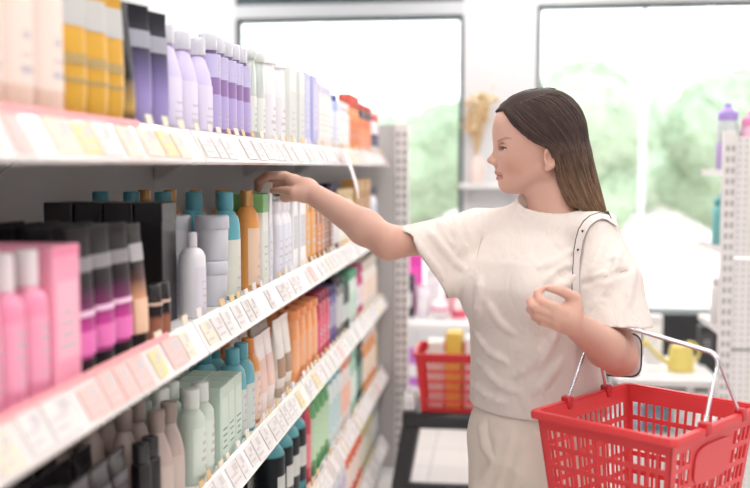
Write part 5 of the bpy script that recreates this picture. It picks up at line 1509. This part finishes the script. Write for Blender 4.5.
# ================================================================== perforated shelf end on the right
def perf_mat():
    m = bpy.data.materials.new('perforated white steel'); m.use_nodes = True
    nt = m.node_tree; b = nt.nodes['Principled BSDF']; b.inputs['Roughness'].default_value = .5
    tc = nt.nodes.new('ShaderNodeTexCoord'); mp = nt.nodes.new('ShaderNodeVectorMath'); mp.operation = 'SCALE'; mp.inputs['Scale'].default_value = 40.0
    fr = nt.nodes.new('ShaderNodeVectorMath'); fr.operation = 'FRACTION'; sb = nt.nodes.new('ShaderNodeVectorMath'); sb.operation = 'SUBTRACT'; sb.inputs[1].default_value = (.5, .5, .5)
    sx = nt.nodes.new('ShaderNodeSeparateXYZ'); cb = nt.nodes.new('ShaderNodeCombineXYZ'); ln = nt.nodes.new('ShaderNodeVectorMath'); ln.operation = 'LENGTH'
    lt = nt.nodes.new('ShaderNodeMath'); lt.operation = 'LESS_THAN'; lt.inputs[1].default_value = .17
    mx = nt.nodes.new('ShaderNodeMix'); mx.data_type = 'RGBA'; mx.inputs[6].default_value = rgb((224, 221, 220)); mx.inputs[7].default_value = rgb((170, 166, 166))
    nt.links.new(tc.outputs['Object'], mp.inputs[0]); nt.links.new(mp.outputs[0], fr.inputs[0]); nt.links.new(fr.outputs[0], sb.inputs[0]); nt.links.new(sb.outputs[0], sx.inputs[0])
    nt.links.new(sx.outputs[0], cb.inputs[0]); nt.links.new(sx.outputs[2], cb.inputs[2]); nt.links.new(cb.outputs[0], ln.inputs[0]); nt.links.new(ln.outputs['Value'], lt.inputs[0])
    nt.links.new(lt.outputs[0], mx.inputs[0]); nt.links.new(mx.outputs[2], b.inputs['Base Color'])
    return m
M_PERF = perf_mat()
RY = 4.0; rx = P(728, 200, RY).x; rz1 = P(730, 131, RY).z
t = thing('perforated_shelf_unit', 'white perforated shelf unit end with slotted post behind the basket', 'shelves', (rx, RY, 0))
def opost(x, y):
    o = slot_post(t, x, y, rz1, .045, .045, M_SHELF, dark=(168, 165, 165)); return o
opost(0, 0); opost(.95, 0)
zz_ = [.06, .42, .80, 1.16, rz1-.02]
for a, b in zip(zz_[:-1], zz_[1:]):
    mb = MB(); mb.rbox((.024, -.008, a+.004), (.926, .008, b-.004), .003); mb.obj('panel', M_PERF, t, smooth=False)
for z in (.12, .50, .88, 1.20, 1.50):
    mb = MB(); mb.box((-.02, .025, z-.025), (.97, .42, z)); mb.obj('shelf', M_SHELF, t, smooth=False)
mb = MB(); mb.box((-.02, .025, 0), (.97, .40, .095)); mb.obj('base', M_SHELF, t, smooth=False)
def drinker(bc, lidc, h, w, upper=None):
    mb = MB(); r_ = w/2; hb = h*.74
    if upper:
        parts = []
        mb.loft([(0, r_*.9, r_*.9), (.006, r_, r_), (hb*.55, r_, r_)], 20); parts.append(('body', mb.mesh('body', bc)))
        mb = MB(); mb.loft([(hb*.55, r_, r_), (hb*.9, r_, r_), (hb*.97, r_*.9, r_*.9), (hb, r_*.8, r_*.8)], 20); parts.append(('upper_body', mb.mesh('upper_body', upper)))
    else:
        mb.loft([(0, r_*.9, r_*.9), (.006, r_, r_), (hb*.9, r_, r_), (hb*.97, r_*.9, r_*.9), (hb, r_*.8, r_*.8)], 20); parts = [('body', mb.mesh('body', bc))]
    mb = MB(); mb.loft([(hb, r_*.86, r_*.86), (hb+.004, r_*.9, r_*.9), (hb+h*.12, r_*.88, r_*.88), (hb+h*.17, r_*.55, r_*.55), (hb+h*.19, r_*.32, r_*.32), (h, r_*.28, r_*.28)], 20); parts.append(('lid', mb.mesh('lid', lidc)))
    return parts
y2 = RY+.14
place(drinker(P_((196, 178, 226)), P_((176, 152, 222)), .262, .088, P_((196, 206, 204))), 'drinking_bottle', 'lilac and grey drinking bottle with purple lid beside the perforated panel top', 'bottle', None, (P(727, 150, y2).x, y2, 1.5006))
place(drinker(P_((240, 190, 214)), P_((240, 150, 196)), .23, .08), 'drinking_bottle', 'pink drinking bottle at the photo edge above the perforated panel', 'bottle', None, (P(750, 150, y2).x, y2, 1.5006))
place(drinker(P_((120, 190, 190)), P_((90, 166, 170)), .21, .08), 'drinking_bottle', 'teal drinking bottle half hidden by the slotted post', 'bottle', None, (P(723, 200, y2).x, y2, 1.2006))
place(drinker(P_((230, 226, 226)), P_((214, 206, 210)), .21, .08), 'drinking_bottle', 'white drinking bottle half hidden low behind the slotted post', 'bottle', None, (P(722, 260, y2).x, y2, .8806))
# ================================================================== goods under the second window
table('low_display_table', 'low white table with a yellow watering can under the second window', 'table', P(612, 372, 5.0).x, P(712, 372, 5.0).x, 4.78, 5.40, P(670, 373, 4.95).z)
lz = P(670, 373, 4.95).z+.001
wx = P(681, 360, 5.02).x
M_YEL = P_((234, 214, 120), .4)
t = thing('watering_can', 'pale yellow watering can on the low white table by the window', 'watering can', (wx, 5.02, lz))
mb = MB(); mb.loft([(0, .062, .062), (.004, .066, .066), (.10, .058, .058), (.125, .05, .05), (.128, .045, .045)], 24); mb.obj('body', M_YEL, t)
mb = MB(); mb.tube([(-.055, 0, .03), (-.11, 0, .07), (-.165, 0, .125)], .014, 10, .009); sp = mb.obj('spout', M_YEL, t)
mb = MB(); mb.loft([(0, .010, .010), (.02, .026, .026), (.026, .024, .024)], 16, M=Matrix.Translation((-.163, 0, .123)) @ Matrix.Rotation(-.9, 4, 'Y')); mb.obj('rose', M_YEL, sp)
mb = MB(); mb.tube([(.035+.05*math.cos(a)*1.0, 0, .09+.05*math.sin(a)) for a in [(-1.2+2.9*i/12) for i in range(13)]], .008, 10); mb.obj('handle', M_YEL, t)
for i, (px, Yd, sz, c, lab) in enumerate([
    (631, 5.0, (.08, .08, .15), (44, 46, 50), 'black carton beside the watering can nearest the woman'),
    (652, 5.24, (.09, .08, .24), (236, 234, 236), 'tall white carton behind the black carton on the low table'),
    (705, 5.2, (.07, .08, .20), (52, 54, 58), 'black carton behind the watering can next to the slotted post')]):
    place(carton(*sz, P_(c, .5), (.3, .8, P_([min(255, q+25) for q in c], .5))), 'carton', lab, 'carton', None, (P(px, 360, Yd).x, Yd, lz), -PI/2)
for i, (px, c, w_) in enumerate([(630, (196, 206, 224), 'pale blue'), (655, (120, 150, 168), 'slate blue'), (682, (238, 234, 234), 'white')]):
    place(carton(.115, .12, .13, P_(c, .5), (.25, .8, P_([min(255, q+18) for q in c], .5))), 'carton', '%s carton on the lower shelf of the low table' % w_, 'carton', 'cartons under the low table', (P(px, 400, 5.08).x, 5.08, .201), -PI/2)
M_DK = mat('black cabinet laminate', (38, 40, 43), .45)
cx0, cx1 = P(598, 320, 6.9).x, P(760, 320, 6.9).x
t = thing('low_cabinet', 'low black cabinet standing under the second window', 'cabinet', ((cx0+cx1)/2, 6.98, 0)); hw = (cx1-cx0)/2
cz = P(680, 314, 6.85).z
mb = MB(); mb.rbox((-hw, -.13, .05), (hw, .18, cz), .006); mb.obj('body', M_DK, t, smooth=False)
mb = MB(); mb.box((-hw+.02, -.11, 0), (hw-.02, .16, .05)); mb.obj('plinth', M_DK, t, smooth=False)
for k in range(3):
    a = -hw+.01+(2*hw-.02)/3*k; b = a+(2*hw-.02)/3
    mb = MB(); mb.rbox((a+.004, -.146, .07), (b-.004, -.131, cz-.02), .003); d_ = mb.obj('door', M_DK, t, smooth=False)
    mb = MB(); mb.tube([(b-.04, -.148, cz-.20), (b-.04, -.165, cz-.19), (b-.04, -.165, cz-.11), (b-.04, -.148, cz-.10)], .005, 8); mb.obj('handle', M_CHROME, d_)
_d = {k: len(v) for k, v in LABELS.items() if len(v) > 1}
print('DUPLICATE LABELS', _d)
